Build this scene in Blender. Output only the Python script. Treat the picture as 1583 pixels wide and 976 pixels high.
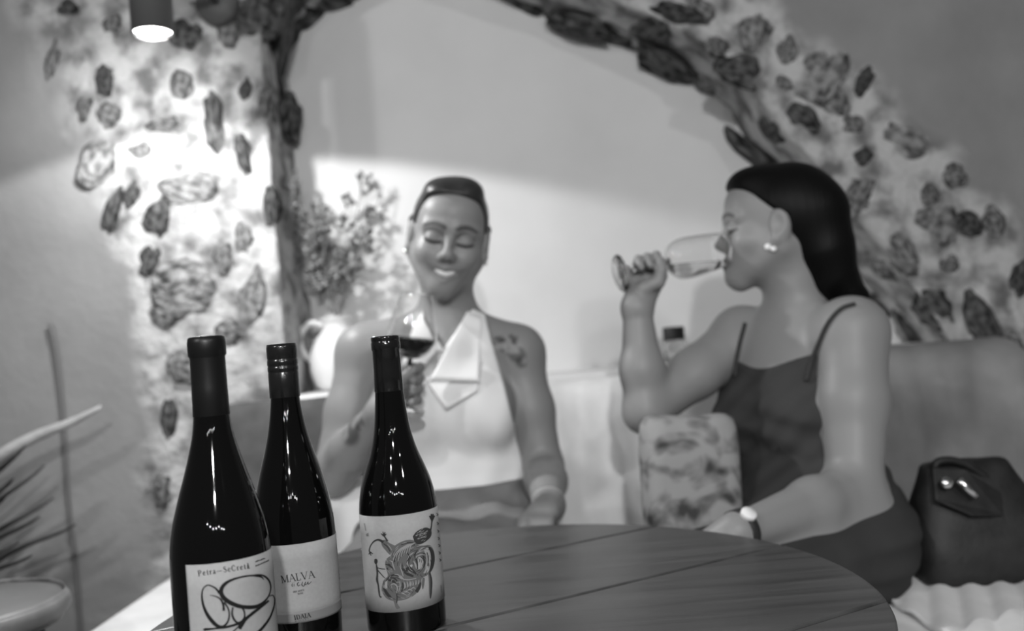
import bpy, bmesh, math, random
import numpy as np
from mathutils import Vector, Matrix, noise
from mathutils.bvhtree import BVHTree

SC = bpy.context.scene
COL = SC.collection
for _o in list(bpy.data.objects):
    bpy.data.objects.remove(_o)

# ------------------------------------------------------------------ camera
FPX, CX, CY = 1400.0, 791.5, 488.0
ROLL, PITCH = math.radians(4.7), math.radians(2.0)
CAM = np.array([0.0, 0.0, 1.0])
_F = np.array([0, math.cos(PITCH), math.sin(PITCH)])
_U0 = np.array([0, -math.sin(PITCH), math.cos(PITCH)])
_R0 = np.array([1.0, 0, 0])
_R = math.cos(ROLL) * _R0 - math.sin(ROLL) * _U0
_U = math.sin(ROLL) * _R0 + math.cos(ROLL) * _U0
cam_d = bpy.data.cameras.new('camera')
cam_d.sensor_width = 36.0
cam_d.lens = FPX / 1583.0 * 36.0
cam_d.clip_start = 0.02
cam_d.dof.use_dof = True
cam_d.dof.focus_distance = 0.87
cam_d.dof.aperture_fstop = 3.4
cam = bpy.data.objects.new('camera', cam_d)
COL.objects.link(cam)
_m = Matrix(((_R[0], _U[0], -_F[0], CAM[0]), (_R[1], _U[1], -_F[1], CAM[1]), (_R[2], _U[2], -_F[2], CAM[2]), (0, 0, 0, 1)))
cam.matrix_world = _m
SC.camera = cam

# ------------------------------------------------------------------ world, lights, exposure
W = bpy.data.worlds.new('world'); SC.world = W; W.use_nodes = True
W.node_tree.nodes['Background'].inputs[0].default_value = (1, 1, 1, 1)
W.node_tree.nodes['Background'].inputs[1].default_value = 0.035
SC.view_settings.view_transform = 'Standard'
SC.view_settings.look = 'None'
SC.view_settings.gamma = 1.0
SC.view_settings.use_curve_mapping = False
SC.view_settings.exposure = 1.1

def lamp(name, loc, power, radius=0.05):
    l = bpy.data.lights.new(name, 'POINT'); l.energy = power; l.shadow_soft_size = radius
    o = bpy.data.objects.new(name, l); o.location = loc; COL.objects.link(o); return o
# bulbs hanging in the room behind and beside the photographer
for i, (loc, pw, rad) in enumerate([((0.14, -1.35, 1.95), 64, 0.05), ((-1.35, -0.35, 2.1), 20, 0.05), ((-0.45, -1.0, 2.2), 9, 0.04),
                                    ((1.25, -0.9, 2.25), 17, 0.05)]):
    lamp('room_bulb', loc, pw, rad)
# unseen small bulbs added behind the photographer for highlights on the bottles
for i in range(7):
    lamp('highlight_bulb', (-0.75 + .33 * i, -1.9 + .05 * (i % 3), 1.62 + .06 * math.cos(i * 1.7) + .03 * abs(i - 3)), 2.2, 0.018)

# ------------------------------------------------------------------ helpers
def ray(u, v):
    return _F + (u - CX) / FPX * _R + (CY - v) / FPX * _U
def at(u, v, d):
    return CAM + d * ray(u, v)
def atY(u, v, Y):
    r = ray(u, v); return CAM + r * (Y - CAM[1]) / r[1]
def atZ(u, v, Z):
    r = ray(u, v); return CAM + r * (Z - CAM[2]) / r[2]

def tag(o, label=None, cat=None, group=None, kind=None):
    if label: o['label'] = label
    if cat: o['category'] = cat
    if group: o['group'] = group
    if kind: o['kind'] = kind
    return o
def empty(name, loc=(0, 0, 0)):
    o = bpy.data.objects.new(name, None); o.location = loc; o.empty_display_size = 0.05
    COL.objects.link(o); return o
def link(name, me, parent=None):
    o = bpy.data.objects.new(name, me); COL.objects.link(o)
    if parent is not None:
        o.parent = parent
        p = parent; inv = Vector((0, 0, 0))
        while p is not None:
            inv -= Vector(p.location); p = p.parent
        o.location = inv          # meshes are written in world coordinates
    return o
def mesh(name, verts, faces, mat=None, parent=None, smooth=True, attr=None):
    me = bpy.data.meshes.new(name)
    me.from_pydata([tuple(map(float, v)) for v in verts], [], [tuple(map(int, f)) for f in faces])
    me.update()
    if smooth:
        me.polygons.foreach_set('use_smooth', [True] * len(me.polygons))
    if attr:
        for k, vals in attr.items():
            a = me.attributes.new(k, 'FLOAT', 'POINT'); a.data.foreach_set('value', np.asarray(vals, np.float32))
    if mat: me.materials.append(mat)
    return link(name, me, parent)
def bm_obj(name, bm, mat=None, parent=None, smooth=True):
    me = bpy.data.meshes.new(name); bm.to_mesh(me); bm.free()
    if smooth: me.polygons.foreach_set('use_smooth', [True] * len(me.polygons))
    if mat: me.materials.append(mat)
    return link(name, me, parent)
def mod(o, kind, **kw):
    m = o.modifiers.new(kind.lower(), kind)
    for k, v in kw.items(): setattr(m, k, v)
    return m
def rbox(name, c, s, mat, parent=None, bev=0.01, seg=3, rot=None):
    bm = bmesh.new(); bmesh.ops.create_cube(bm, size=1.0)
    M = Matrix.Translation(Vector(c)) @ (rot if rot is not None else Matrix.Identity(4)) @ Matrix.Diagonal((*s, 1))
    bmesh.ops.transform(bm, matrix=M, verts=bm.verts)
    if bev: bmesh.ops.bevel(bm, geom=list(bm.edges), offset=bev, segments=seg, profile=0.6, affect='EDGES')
    return bm_obj(name, bm, mat, parent)
def lathe(name, prof, origin, axis, mat, parent=None, n=64, smooth=True):
    """prof: (r, h) list along axis from origin"""
    a = Vector(axis).normalized(); x = a.orthogonal().normalized(); y = a.cross(x); o = Vector(origin)
    vs, fs = [], []
    for r, h in prof:
        for k in range(n):
            t = 2 * math.pi * k / n
            vs.append(o + a * h + (x * math.cos(t) + y * math.sin(t)) * r)
    for i in range(len(prof) - 1):
        for k in range(n):
            k2 = (k + 1) % n
            fs.append((i * n + k, i * n + k2, (i + 1) * n + k2, (i + 1) * n + k))
    ob = mesh(name, vs, fs, mat, parent, smooth)
    bm = bmesh.new(); bm.from_mesh(ob.data)
    bmesh.ops.remove_doubles(bm, verts=bm.verts, dist=1e-6)
    bmesh.ops.recalc_face_normals(bm, faces=bm.faces)
    bm.to_mesh(ob.data); bm.free()
    return ob
def catmull(pts, n=8):
    P = [np.array(p, float) for p in pts]; P = [2 * P[0] - P[1]] + P + [2 * P[-1] - P[-2]]
    out = []
    for i in range(1, len(P) - 2):
        for k in range(n):
            t = k / n; a, b, c, d = P[i - 1], P[i], P[i + 1], P[i + 2]
            out.append(.5 * (2 * b + (c - a) * t + (2 * a - 5 * b + 4 * c - d) * t * t + (3 * b - a - 3 * c + d) * t ** 3))
    out.append(P[-2]); return out
def tube_geo(pts, rad, n=10):
    P = [Vector(p) for p in pts]; R = rad if hasattr(rad, '__len__') else [rad] * len(P)
    vs, fs = [], []; prev = None
    for i, p in enumerate(P):
        t = (P[min(i + 1, len(P) - 1)] - P[max(i - 1, 0)]).normalized()
        x = t.orthogonal() if prev is None else prev - t * prev.dot(t)
        x.normalize(); prev = x; y = t.cross(x)
        for k in range(n):
            a = 2 * math.pi * k / n; vs.append(p + (x * math.cos(a) + y * math.sin(a)) * R[i])
    for i in range(len(P) - 1):
        for k in range(n):
            k2 = (k + 1) % n; fs.append((i * n + k, i * n + k2, (i + 1) * n + k2, (i + 1) * n + k))
    fs.append(tuple(range(n))[::-1]); fs.append(tuple(range((len(P) - 1) * n, len(P) * n)))
    return vs, fs
def tube(name, pts, rad, mat, parent=None, n=10):
    vs, fs = tube_geo(pts, rad, n); return mesh(name, vs, fs, mat, parent)

# ------------------------------------------------------------------ materials
def mat(name, val, rough=0.6, spec=0.5, **kw):
    m = bpy.data.materials.new(name); m.use_nodes = True
    b = m.node_tree.nodes['Principled BSDF']
    b.inputs['Base Color'].default_value = (val, val, val, 1)
    b.inputs['Roughness'].default_value = rough
    b.inputs['Specular IOR Level'].default_value = spec
    for k, v in kw.items(): b.inputs[k].default_value = v
    return m
def N(m, t, **kw):
    n = m.node_tree.nodes.new(t)
    for k, v in kw.items():
        if k.startswith('i_'):
            n.inputs[k[2:].replace('_', ' ')].default_value = v
        else: setattr(n, k, v)
    return n
def L(m, a, b): m.node_tree.links.new(a, b)
def noise_mat(name, lo, hi, scale=8, detail=6, rough=0.7, bump=0.3, bscale=40, dist=0.005, spec=0.3, p0=.3, p1=.7, bdetail=6):
    m = mat(name, hi, rough, spec); b = m.node_tree.nodes['Principled BSDF']
    tc = N(m, 'ShaderNodeTexCoord')
    n = N(m, 'ShaderNodeTexNoise', i_Scale=scale, i_Detail=detail); L(m, tc.outputs['Object'], n.inputs['Vector'])
    r = N(m, 'ShaderNodeValToRGB'); e = r.color_ramp.elements
    e[0].position = p0; e[0].color = (lo, lo, lo, 1); e[1].position = p1; e[1].color = (hi, hi, hi, 1)
    L(m, n.outputs['Fac'], r.inputs[0]); L(m, r.outputs[0], b.inputs['Base Color'])
    n2 = N(m, 'ShaderNodeTexNoise', i_Scale=bscale, i_Detail=bdetail); L(m, tc.outputs['Object'], n2.inputs['Vector'])
    bp = N(m, 'ShaderNodeBump', i_Strength=bump, i_Distance=dist)
    L(m, n2.outputs['Fac'], bp.inputs['Height']); L(m, bp.outputs[0], b.inputs['Normal'])
    return m

M = {}
M['stone'] = noise_mat('stone', .05, .38, 2.4, 10, .95, 1.0, 5, .02, .1, .36, .62, 9)
M['stone_dark'] = noise_mat('stone_dark', .025, .20, 2.4, 10, .95, 1.0, 5, .02, .1, .38, .66, 9)
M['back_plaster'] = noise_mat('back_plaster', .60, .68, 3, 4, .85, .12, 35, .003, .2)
M['white_cloth'] = noise_mat('white_cloth', .70, .82, 14, 5, .9, .25, 160, .002, .1)
M['throw'] = noise_mat('throw', .16, .30, 6, 6, .95, .35, 120, .003, .1)
M['dark_cushion'] = noise_mat('dark_cushion', .07, .11, 20, 5, .9, .3, 220, .002, .1)
M['black_glass'] = mat('black_glass', .003, .04, .42)
M['foil'] = mat('foil', .008, .38, .35)
M['screwcap'] = mat('screwcap', .012, .22, .5)
M['lipglass'] = mat('lipglass', .01, .12, .5)
M['paper'] = noise_mat('paper', .36, .39, 300, 3, .75, .05, 600, .0003, .3)
M['paper_cool'] = noise_mat('paper_cool', .35, .38, 300, 3, .7, .05, 600, .0003, .3)
M['paper_band'] = mat('paper_band', .22, .6)
M['paper_shade'] = mat('paper_shade', .17, .6)
M['ink'] = mat('ink', .012, .7, .2)
M['ink_grey'] = mat('ink_grey', .04, .7, .2)
M['ink_mid'] = mat('ink_mid', .13, .7, .2)
M['ink_pale'] = mat('ink_pale', .30, .7, .2)
M['black_leather'] = noise_mat('black_leather', .010, .022, 30, 4, .55, .3, 140, .002, .35)
M['metal'] = mat('metal', .75, .22, .5, Metallic=1.0)
M['lamp_metal'] = mat('lamp_metal', .09, .5, .4)
M['jug'] = noise_mat('jug', .68, .76, 6, 3, .5, .06, 30, .002, .4)
M['dry_leaf'] = noise_mat('dry_leaf', .16, .42, 60, 3, .9, .2, 200, .001, .1)
M['dry_stem'] = mat('dry_stem', .20, .9, .1)
M['pale_branch'] = noise_mat('pale_branch', .28, .42, 20, 5, .85, .5, 90, .003, .1)
M['dark_leaf'] = noise_mat('dark_leaf', .03, .08, 20, 4, .6, .2, 90, .002, .3)
M['floor'] = noise_mat('floor', .10, .18, 3, 6, .6, .2, 20, .004, .3)
M['wood_dark'] = noise_mat('wood_dark', .04, .08, 9, 6, .5, .2, 60, .002, .4)
M['hair'] = mat('hair', .004, .5, .12)
M['hair_brown'] = mat('hair_brown', .03, .40, .35)
M['dress'] = noise_mat('dress', .036, .047, 12, 4, .8, .25, 420, .0012, .2)
M['top_white'] = noise_mat('top_white', .84, .88, 9, 3, .75, .12, 300, .001, .25)
M['trousers'] = noise_mat('trousers', .15, .20, 10, 4, .85, .3, 260, .001, .15)
M['teeth'] = mat('teeth', .72, .35, .4)
M['pearl'] = mat('pearl', .9, .2, .6)
M['strap_dark'] = mat('strap_dark', .02, .6)
M['emit'] = bpy.data.materials.new('lamp_glow'); M['emit'].use_nodes = True
_nt = M['emit'].node_tree; _nt.nodes.clear()
_e = _nt.nodes.new('ShaderNodeEmission'); _e.inputs[1].default_value = 14
_nt.links.new(_e.outputs[0], _nt.nodes.new('ShaderNodeOutputMaterial').inputs[0])

def glass_mat(name, tint=1.0, ior=1.45, rough=0.0):
    m = mat(name, tint, rough, .5); b = m.node_tree.nodes['Principled BSDF']
    b.inputs['Transmission Weight'].default_value = 1.0; b.inputs['IOR'].default_value = ior
    return m
M['glass'] = glass_mat('clear_glass', .98)
M['white_wine'] = glass_mat('white_wine', .86, 1.33)
M['red_wine'] = mat('red_wine', .012, .06, .5)

# hair strands: fine bump along the length
for k in ('hair', 'hair_brown'):
    m = M[k]; tc = N(m, 'ShaderNodeTexCoord'); mp = N(m, 'ShaderNodeMapping')
    mp.inputs['Scale'].default_value = (260, 60, 14) if k == 'hair' else (160, 40, 40)
    n = N(m, 'ShaderNodeTexNoise', i_Scale=1.0, i_Detail=3); bp = N(m, 'ShaderNodeBump', i_Strength=.35, i_Distance=.003)
    L(m, tc.outputs['Object'], mp.inputs[0]); L(m, mp.outputs[0], n.inputs['Vector'])
    L(m, n.outputs['Fac'], bp.inputs['Height']); L(m, bp.outputs[0], m.node_tree.nodes['Principled BSDF'].inputs['Normal'])

# skin with a painted value attribute (brows, lashes, lips, tattoos, crease and nostril shade)
def skin_mat(name, val):
    m = mat(name, val, .48, .4); b = m.node_tree.nodes['Principled BSDF']
    a = N(m, 'ShaderNodeAttribute', attribute_name='pigment_shade')
    mx = N(m, 'ShaderNodeMath', operation='MULTIPLY'); mx.inputs[1].default_value = val
    L(m, a.outputs['Fac'], mx.inputs[0]); L(m, mx.outputs[0], b.inputs['Base Color'])
    b.inputs['Subsurface Weight'].default_value = .12
    b.inputs['Subsurface Radius'].default_value = (.008, .008, .008); b.inputs['Subsurface Scale'].default_value = .5
    tc = N(m, 'ShaderNodeTexCoord'); n = N(m, 'ShaderNodeTexNoise', i_Scale=260, i_Detail=3)
    bp = N(m, 'ShaderNodeBump', i_Strength=.06, i_Distance=.001)
    L(m, tc.outputs['Object'], n.inputs['Vector']); L(m, n.outputs['Fac'], bp.inputs['Height']); L(m, bp.outputs[0], b.inputs['Normal'])
    return m
M['skin'] = skin_mat('skin', .235)
M['skin_b'] = skin_mat('skin_b', .25)

# wall: smooth plaster / exposed rubble mortar by the wall's own 'exposed' attribute
def wall_mat():
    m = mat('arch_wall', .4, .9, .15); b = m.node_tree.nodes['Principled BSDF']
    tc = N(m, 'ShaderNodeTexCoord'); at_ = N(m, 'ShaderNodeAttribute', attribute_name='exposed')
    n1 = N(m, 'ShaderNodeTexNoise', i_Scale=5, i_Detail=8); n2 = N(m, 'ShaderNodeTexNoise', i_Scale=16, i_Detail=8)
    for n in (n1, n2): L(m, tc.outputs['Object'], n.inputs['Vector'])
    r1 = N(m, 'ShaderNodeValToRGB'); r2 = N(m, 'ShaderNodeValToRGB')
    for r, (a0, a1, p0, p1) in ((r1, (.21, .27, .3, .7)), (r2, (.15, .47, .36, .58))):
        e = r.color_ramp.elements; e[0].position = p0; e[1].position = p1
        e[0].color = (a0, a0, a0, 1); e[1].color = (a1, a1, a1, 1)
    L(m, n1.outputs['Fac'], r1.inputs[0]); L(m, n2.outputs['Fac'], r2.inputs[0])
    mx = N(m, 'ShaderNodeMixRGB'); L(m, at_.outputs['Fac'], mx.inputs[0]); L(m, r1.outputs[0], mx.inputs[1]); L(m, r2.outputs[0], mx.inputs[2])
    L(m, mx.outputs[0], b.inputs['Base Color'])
    n3 = N(m, 'ShaderNodeTexNoise', i_Scale=42, i_Detail=8); L(m, tc.outputs['Object'], n3.inputs['Vector'])
    ml = N(m, 'ShaderNodeMath', operation='MULTIPLY_ADD'); ml.inputs[1].default_value = .7; ml.inputs[2].default_value = .18
    L(m, at_.outputs['Fac'], ml.inputs[0])
    bp = N(m, 'ShaderNodeBump', i_Distance=.012); L(m, ml.outputs[0], bp.inputs['Strength'])
    L(m, n3.outputs['Fac'], bp.inputs['Height']); L(m, bp.outputs[0], b.inputs['Normal'])
    return m
M['wall'] = wall_mat()

# planks: grain runs along each plank (object X of the table frame)
def wood_mat():
    m = mat('table_wood', .12, .34, .5); b = m.node_tree.nodes['Principled BSDF']
    tc = N(m, 'ShaderNodeTexCoord'); mp = N(m, 'ShaderNodeMapping'); mp.inputs['Rotation'].default_value = (0, 0, -math.radians(29)); mp.inputs['Scale'].default_value = (2.2, 26, 26)
    oi = N(m, 'ShaderNodeObjectInfo'); ad = N(m, 'ShaderNodeVectorMath', operation='ADD')
    L(m, tc.outputs['Object'], mp.inputs[0]); L(m, mp.outputs[0], ad.inputs[0]); L(m, oi.outputs['Random'], ad.inputs[1])
    n = N(m, 'ShaderNodeTexNoise', i_Scale=1.6, i_Detail=8, i_Distortion=.6); L(m, ad.outputs[0], n.inputs['Vector'])
    r = N(m, 'ShaderNodeValToRGB'); e = r.color_ramp.elements
    e[0].position = .3; e[0].color = (.036, .036, .036, 1); e[1].position = .72; e[1].color = (.082, .082, .082, 1)
    L(m, n.outputs['Fac'], r.inputs[0])
    # knots
    mk = N(m, 'ShaderNodeMapping'); mk.inputs['Rotation'].default_value = (0, 0, -math.radians(29)); mk.inputs['Scale'].default_value = (5, 11, 1)
    v = N(m, 'ShaderNodeTexVoronoi', i_Scale=1.3); L(m, tc.outputs['Object'], mk.inputs[0]); L(m, mk.outputs[0], v.inputs['Vector'])
    rk = N(m, 'ShaderNodeValToRGB'); e = rk.color_ramp.elements; e[0].position = .05; e[0].color = (.25, .25, .25, 1); e[1].position = .10; e[1].color = (1, 1, 1, 1)
    L(m, v.outputs['Distance'], rk.inputs[0])
    mu = N(m, 'ShaderNodeMixRGB', blend_type='MULTIPLY'); mu.inputs[0].default_value = .8
    L(m, r.outputs[0], mu.inputs[1]); L(m, rk.outputs[0], mu.inputs[2]); L(m, mu.outputs[0], b.inputs['Base Color'])
    bp = N(m, 'ShaderNodeBump', i_Strength=.22, i_Distance=.0015); L(m, n.outputs['Fac'], bp.inputs['Height']); L(m, bp.outputs[0], b.inputs['Normal'])
    rr = N(m, 'ShaderNodeMapRange'); rr.inputs['To Min'].default_value = .30; rr.inputs['To Max'].default_value = .46
    L(m, n.outputs['Fac'], rr.inputs['Value']); L(m, rr.outputs[0], b.inputs['Roughness'])
    return m
M['wood'] = wood_mat()

def pattern_mat():
    m = mat('kilim', .3, .95, .1); b = m.node_tree.nodes['Principled BSDF']
    tc = N(m, 'ShaderNodeTexCoord')
    v = N(m, 'ShaderNodeTexVoronoi', i_Scale=42); L(m, tc.outputs['Object'], v.inputs['Vector'])
    n = N(m, 'ShaderNodeTexNoise', i_Scale=13, i_Detail=6, i_Distortion=1.4); L(m, tc.outputs['Object'], n.inputs['Vector'])
    w = N(m, 'ShaderNodeTexWave', bands_direction='Z', i_Scale=6, i_Distortion=14, i_Detail=3); L(m, tc.outputs['Object'], w.inputs['Vector'])
    a = N(m, 'ShaderNodeMath', operation='MULTIPLY_ADD'); a.inputs[1].default_value = .75
    L(m, n.outputs['Fac'], a.inputs[0]); 
    b2 = N(m, 'ShaderNodeMath', operation='MULTIPLY_ADD'); b2.inputs[1].default_value = .16
    L(m, v.outputs['Distance'], b2.inputs[0])
    c2 = N(m, 'ShaderNodeMath', operation='MULTIPLY'); c2.inputs[1].default_value = .16; L(m, w.outputs['Fac'], c2.inputs[0])
    L(m, c2.outputs[0], b2.inputs[2]); L(m, b2.outputs[0], a.inputs[2])
    r = N(m, 'ShaderNodeValToRGB'); e = r.color_ramp.elements; e[0].position = .36; e[0].color = (.06, .06, .06, 1); e[1].position = .58; e[1].color = (.32, .32, .32, 1)
    L(m, a.outputs[0], r.inputs[0]); L(m, r.outputs[0], b.inputs['Base Color'])
    bp = N(m, 'ShaderNodeBump', i_Strength=.4, i_Distance=.003); L(m, a.outputs[0], bp.inputs['Height']); L(m, bp.outputs[0], b.inputs['Normal'])
    return m
M['kilim'] = pattern_mat()
# ================================================================== the room
YF, YB = 2.05, 2.36          # arch wall face, niche back wall
SILL = 0.92
def fbm(p, o=4):
    s, a = 0.0, 1.0
    for _ in range(o):
        s += a * noise.noise(p); p = p * 2.03; a *= .5
    return s
# opening of the niche (seen on its back edge), as X,Z
_back = [(496, 640), (484, 500), (470, 330), (458, 200), (455, 100), (482, 50), (540, 12), (610, -8), (680, -14), (745, 2), (870, 42),
         (960, 82), (1050, 124), (1108, 172), (1150, 235), (1215, 305), (1290, 400), (1350, 480), (1400, 560), (1440, 640)]
_xz = [(p[0], p[2]) for p in (atY(u, v, YB) for u, v in _back)]
def _to_sill(P):
    while P[-1][1] < SILL + .012 and P[-2][1] < SILL + .012: P.pop()
    a, b = P[-2], P[-1]; t = (SILL - a[1]) / (b[1] - a[1]); P[-1] = (a[0] + (b[0] - a[0]) * t, SILL); return P
_xz = _to_sill(_xz); _xz = _to_sill(_xz[::-1])[::-1]
arch = [tuple(p) for p in catmull(_xz, 10)]
nb = 40
bot = [(arch[-1][0] + (arch[0][0] - arch[-1][0]) * k / nb, SILL) for k in range(1, nb)]
loop = arch + bot
n_arch = len(arch)
# exposed rubble stone: between these two traced limits on the wall face
_le = [atY(u, v, YF) for u, v in ((25, -200), (40, 0), (62, 60), (130, 250), (196, 430), (236, 700), (262, 976), (270, 1300))]
_re = [atY(u, v, YF) for u, v in ((980, -200), (1185, 0), (1300, 85), (1400, 172), (1500, 285), (1583, 395), (1640, 520), (1660, 976), (1660, 1300))]
def _edge_x(E, z):
    zs = [p[2] for p in E][::-1]; xs = [p[0] for p in E][::-1]
    return float(np.interp(z, zs, xs))
def exposed(x, z):
    w = .065 * fbm(Vector((x * 7, 3.1, z * 7)), 3)
    a = x - _edge_x(_le, z) + w; b = _edge_x(_re, z) - x + w
    e = min(a, b)
    return min(1.0, max(0.0, e / .055 + .5))
cx0, cz0 = 0.0, 1.25
XL, XR, ZT = -3.2, 3.2, 3.0
rad_t = [0.0]
while rad_t[-1] < .75: rad_t.append(rad_t[-1] + .0125)
verts, faces, expo = [], [], []
nl = len(loop)
def outer(x, z):
    dx, dz = x - cx0, z - cz0; s = 1e9
    if dx > 1e-9: s = min(s, (XR - cx0) / dx)
    if dx < -1e-9: s = min(s, (XL - cx0) / dx)
    if dz > 1e-9: s = min(s, (ZT - cz0) / dz)
    if dz < -1e-9: s = min(s, (0 - cz0) / dz)
    return cx0 + dx * s, cz0 + dz * s
rings = len(rad_t) + 5
def add(x, y, z, n):
    e = exposed(x, z)
    p = Vector((x * 9, y * 9, z * 9)); q = Vector((x * 26, y * 26, z * 26)); s = Vector((x * 2.2, y * 2.2, z * 2.2))
    d = .008 * fbm(s, 2) + e * (.010 * fbm(p, 3) + .006 * fbm(q, 3)) + (1 - e) * .002 * fbm(p, 2)
    # relief where the rubble runs out under the plaster
    if .02 < e < 1: d += .010 * max(0, fbm(q * .9, 3)) * math.sin(e * math.pi)
    verts.append((x + n[0] * d, y + n[1] * d, z + n[2] * d)); expo.append(e)
# soffit rings (from back wall to face), then face rings
ND = 22
for j in range(ND):
    y = YB + .02 + (YF - YB - .02) * j / ND
    for i, (x, z) in enumerate(loop):
        nx, nz = cx0 - x, cz0 - z; l = math.hypot(nx, nz)
        add(x, y, z, (nx / l, 0, nz / l) if i < n_arch else (0, 0, .2))
for t in rad_t:
    for i, (x, z) in enumerate(loop):
        ox, oz = outer(x, z); l = math.hypot(ox - x, oz - z); k = min(t, l * .8) / l
        add(x + (ox - x) * k, YF, z + (oz - z) * k, (0, -1, 0) if t > .008 else (0, -.6, 0))
for q in range(1, 6):
    for i, (x, z) in enumerate(loop):
        ox, oz = outer(x, z); l = math.hypot(ox - x, oz - z); k0 = min(rad_t[-1], l * .8) / l; k = k0 + (1 - k0) * q / 5
        add(x + (ox - x) * k, YF, z + (oz - z) * k, (0, -1, 0))
R_ = len(verts) // nl
for j in range(R_ - 1):
    for i in range(nl):
        i2 = (i + 1) % nl
        faces.append((j * nl + i, j * nl + i2, (j + 1) * nl + i2, (j + 1) * nl + i))
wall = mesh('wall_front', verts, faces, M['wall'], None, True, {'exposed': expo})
tag(wall, 'rough plaster wall with a broad arch of exposed rubble stone', kind='structure')
bvh = BVHTree.FromPolygons([Vector(v) for v in verts], faces)

def wall_hit(u, v):
    r = Vector(ray(u, v)).normalized()
    return bvh.ray_cast(Vector(CAM), r)[:2]
# stones: shared lumpy meshes, each set into the wall
stone_me = []
for s in range(9):
    rng = random.Random(40 + s)
    bm = bmesh.new(); bmesh.ops.create_icosphere(bm, subdivisions=3, radius=1.0)
    off = Vector((s * 7.3, s * 3.1, 1.7))
    for v in bm.verts:
        c = v.co.copy(); m_ = max(abs(c.x), abs(c.y)) ; sq = 1 + .16 * (m_ - .7)
        v.co = c * sq * (1 + .32 * noise.noise(c * 1.4 + off) + .18 * noise.noise(c * 3.0 + off) + .10 * noise.noise(c * 6.5 + off))
    for key, mt in (('a', M['stone']), ('b', M['stone_dark'])):
        me = bpy.data.meshes.new('stone'); bm.to_mesh(me); me.polygons.foreach_set('use_smooth', [True] * len(me.polygons)); me.materials.append(mt)
        stone_me.append(me)
    bm.free()
# (u, v, width, height, tilt, dark)
STONES = [(82, 92, 20, 62, 12, 0), (106, 12, 38, 26, 20, 1), (163, 125, 28, 44, 8, 1), (169, 180, 38, 38, 20, 0), (160, 246, 46, 86, 28, 0),
 (172, 335, 24, 84, 14, 1), (291, 52, 46, 42, 20, 1), (282, 132, 34, 44, 10, 0), (331, 172, 30, 100, -6, 1), (381, 137, 20, 34, 5, 1),
 (407, 165, 24, 52, 4, 0), (441, 186, 18, 76, -4, 1), (378, 248, 24, 66, -12, 1), (303, 292, 84, 54, 5, 0), (246, 342, 40, 70, 12, 1),
 (232, 402, 30, 44, 20, 1), (297, 446, 96, 78, -5, 0), (256, 492, 44, 40, 0, 0), (396, 452, 42, 86, 5, 0), (377, 366, 38, 52, -10, 0),
 (292, 566, 62, 48, 0, 0), (262, 650, 30, 62, 5, 1), (222, 232, 34, 26, 0, 0), (255, 195, 54, 26, -5, 0), (345, 400, 30, 46, 0, 0),
 (418, 320, 20, 60, 2, 1), (352, 520, 46, 44, 0, 0), (205, 300, 26, 40, 10, 1), (320, 620, 40, 50, 0, 0), (250, 760, 26, 50, 0, 0),
 (352, 60, 40, 50, 10, 0), (330, 8, 50, 26, 0, 0), (175, 40, 30, 34, 0, 0), (130, 170, 22, 36, 20, 0), (425, 85, 60, 46, 20, 1),
 (428, 40, 90, 100, 15, 1), (398, 20, 60, 60, 0, 1), (452, 60, 44, 70, 10, 1), (474, 34, 60, 60, -30, 1), (512, 8, 70, 40, -25, 1), (560, 2, 60, 26, -15, 1), (440, 8, 70, 40, 0, 1),  # dark stones put the unlit soffit's shade into colour
 (800, 4, 74, 18, 16, 1), (895, 33, 84, 22, 20, 1), (965, 66, 78, 34, 27, 1), (1032, 96, 66, 40, 33, 1), (1020, 48, 62, 50, 20, 1),
 (1092, 132, 34, 34, 20, 0), (1086, 20, 44, 36, 30, 0), (1168, 44, 40, 60, 10, 0), (1150, 104, 72, 46, -5, 1), (1272, 112, 62, 84, 30, 0),
 (1290, 158, 44, 50, 10, 0), (1238, 180, 58, 32, 38, 1), (1196, 204, 34, 34, 0, 1), (1162, 230, 84, 42, 22, 1), (1336, 128, 26, 42, 30, 1),
 (1400, 216, 92, 58, 22, 0), (1336, 240, 24, 28, 0, 1), (1330, 300, 34, 56, 30, 0), (1448, 352, 62, 58, 10, 0), (1500, 348, 44, 36, 10, 1),
 (1400, 388, 36, 66, -32, 0), (1358, 412, 34, 40, 10, 0), (1448, 474, 46, 64, -28, 1), (1524, 494, 52, 84, -18, 1), (1412, 522, 50, 30, 5, 1),
 (1556, 622, 50, 66, 0, 1), (1576, 432, 26, 62, 10, 1), (1350, 470, 34, 44, 0, 1), (1480, 270, 34, 30, 30, 0), (1540, 350, 30, 50, -20, 0),
 (1220, 78, 30, 40, 10, 0), (1210, 130, 40, 26, 20, 0), (1110, 70, 36, 26, 20, 0), (1500, 560, 40, 36, 0, 0), (1470, 410, 30, 24, 10, 0),
 (1100, 178, 26, 22, 30, 0), (1320, 190, 30, 26, 10, 0), (1440, 300, 26, 30, 10, 0), (1560, 540, 36, 40, 10, 0)]
rng = random.Random(5)
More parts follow.
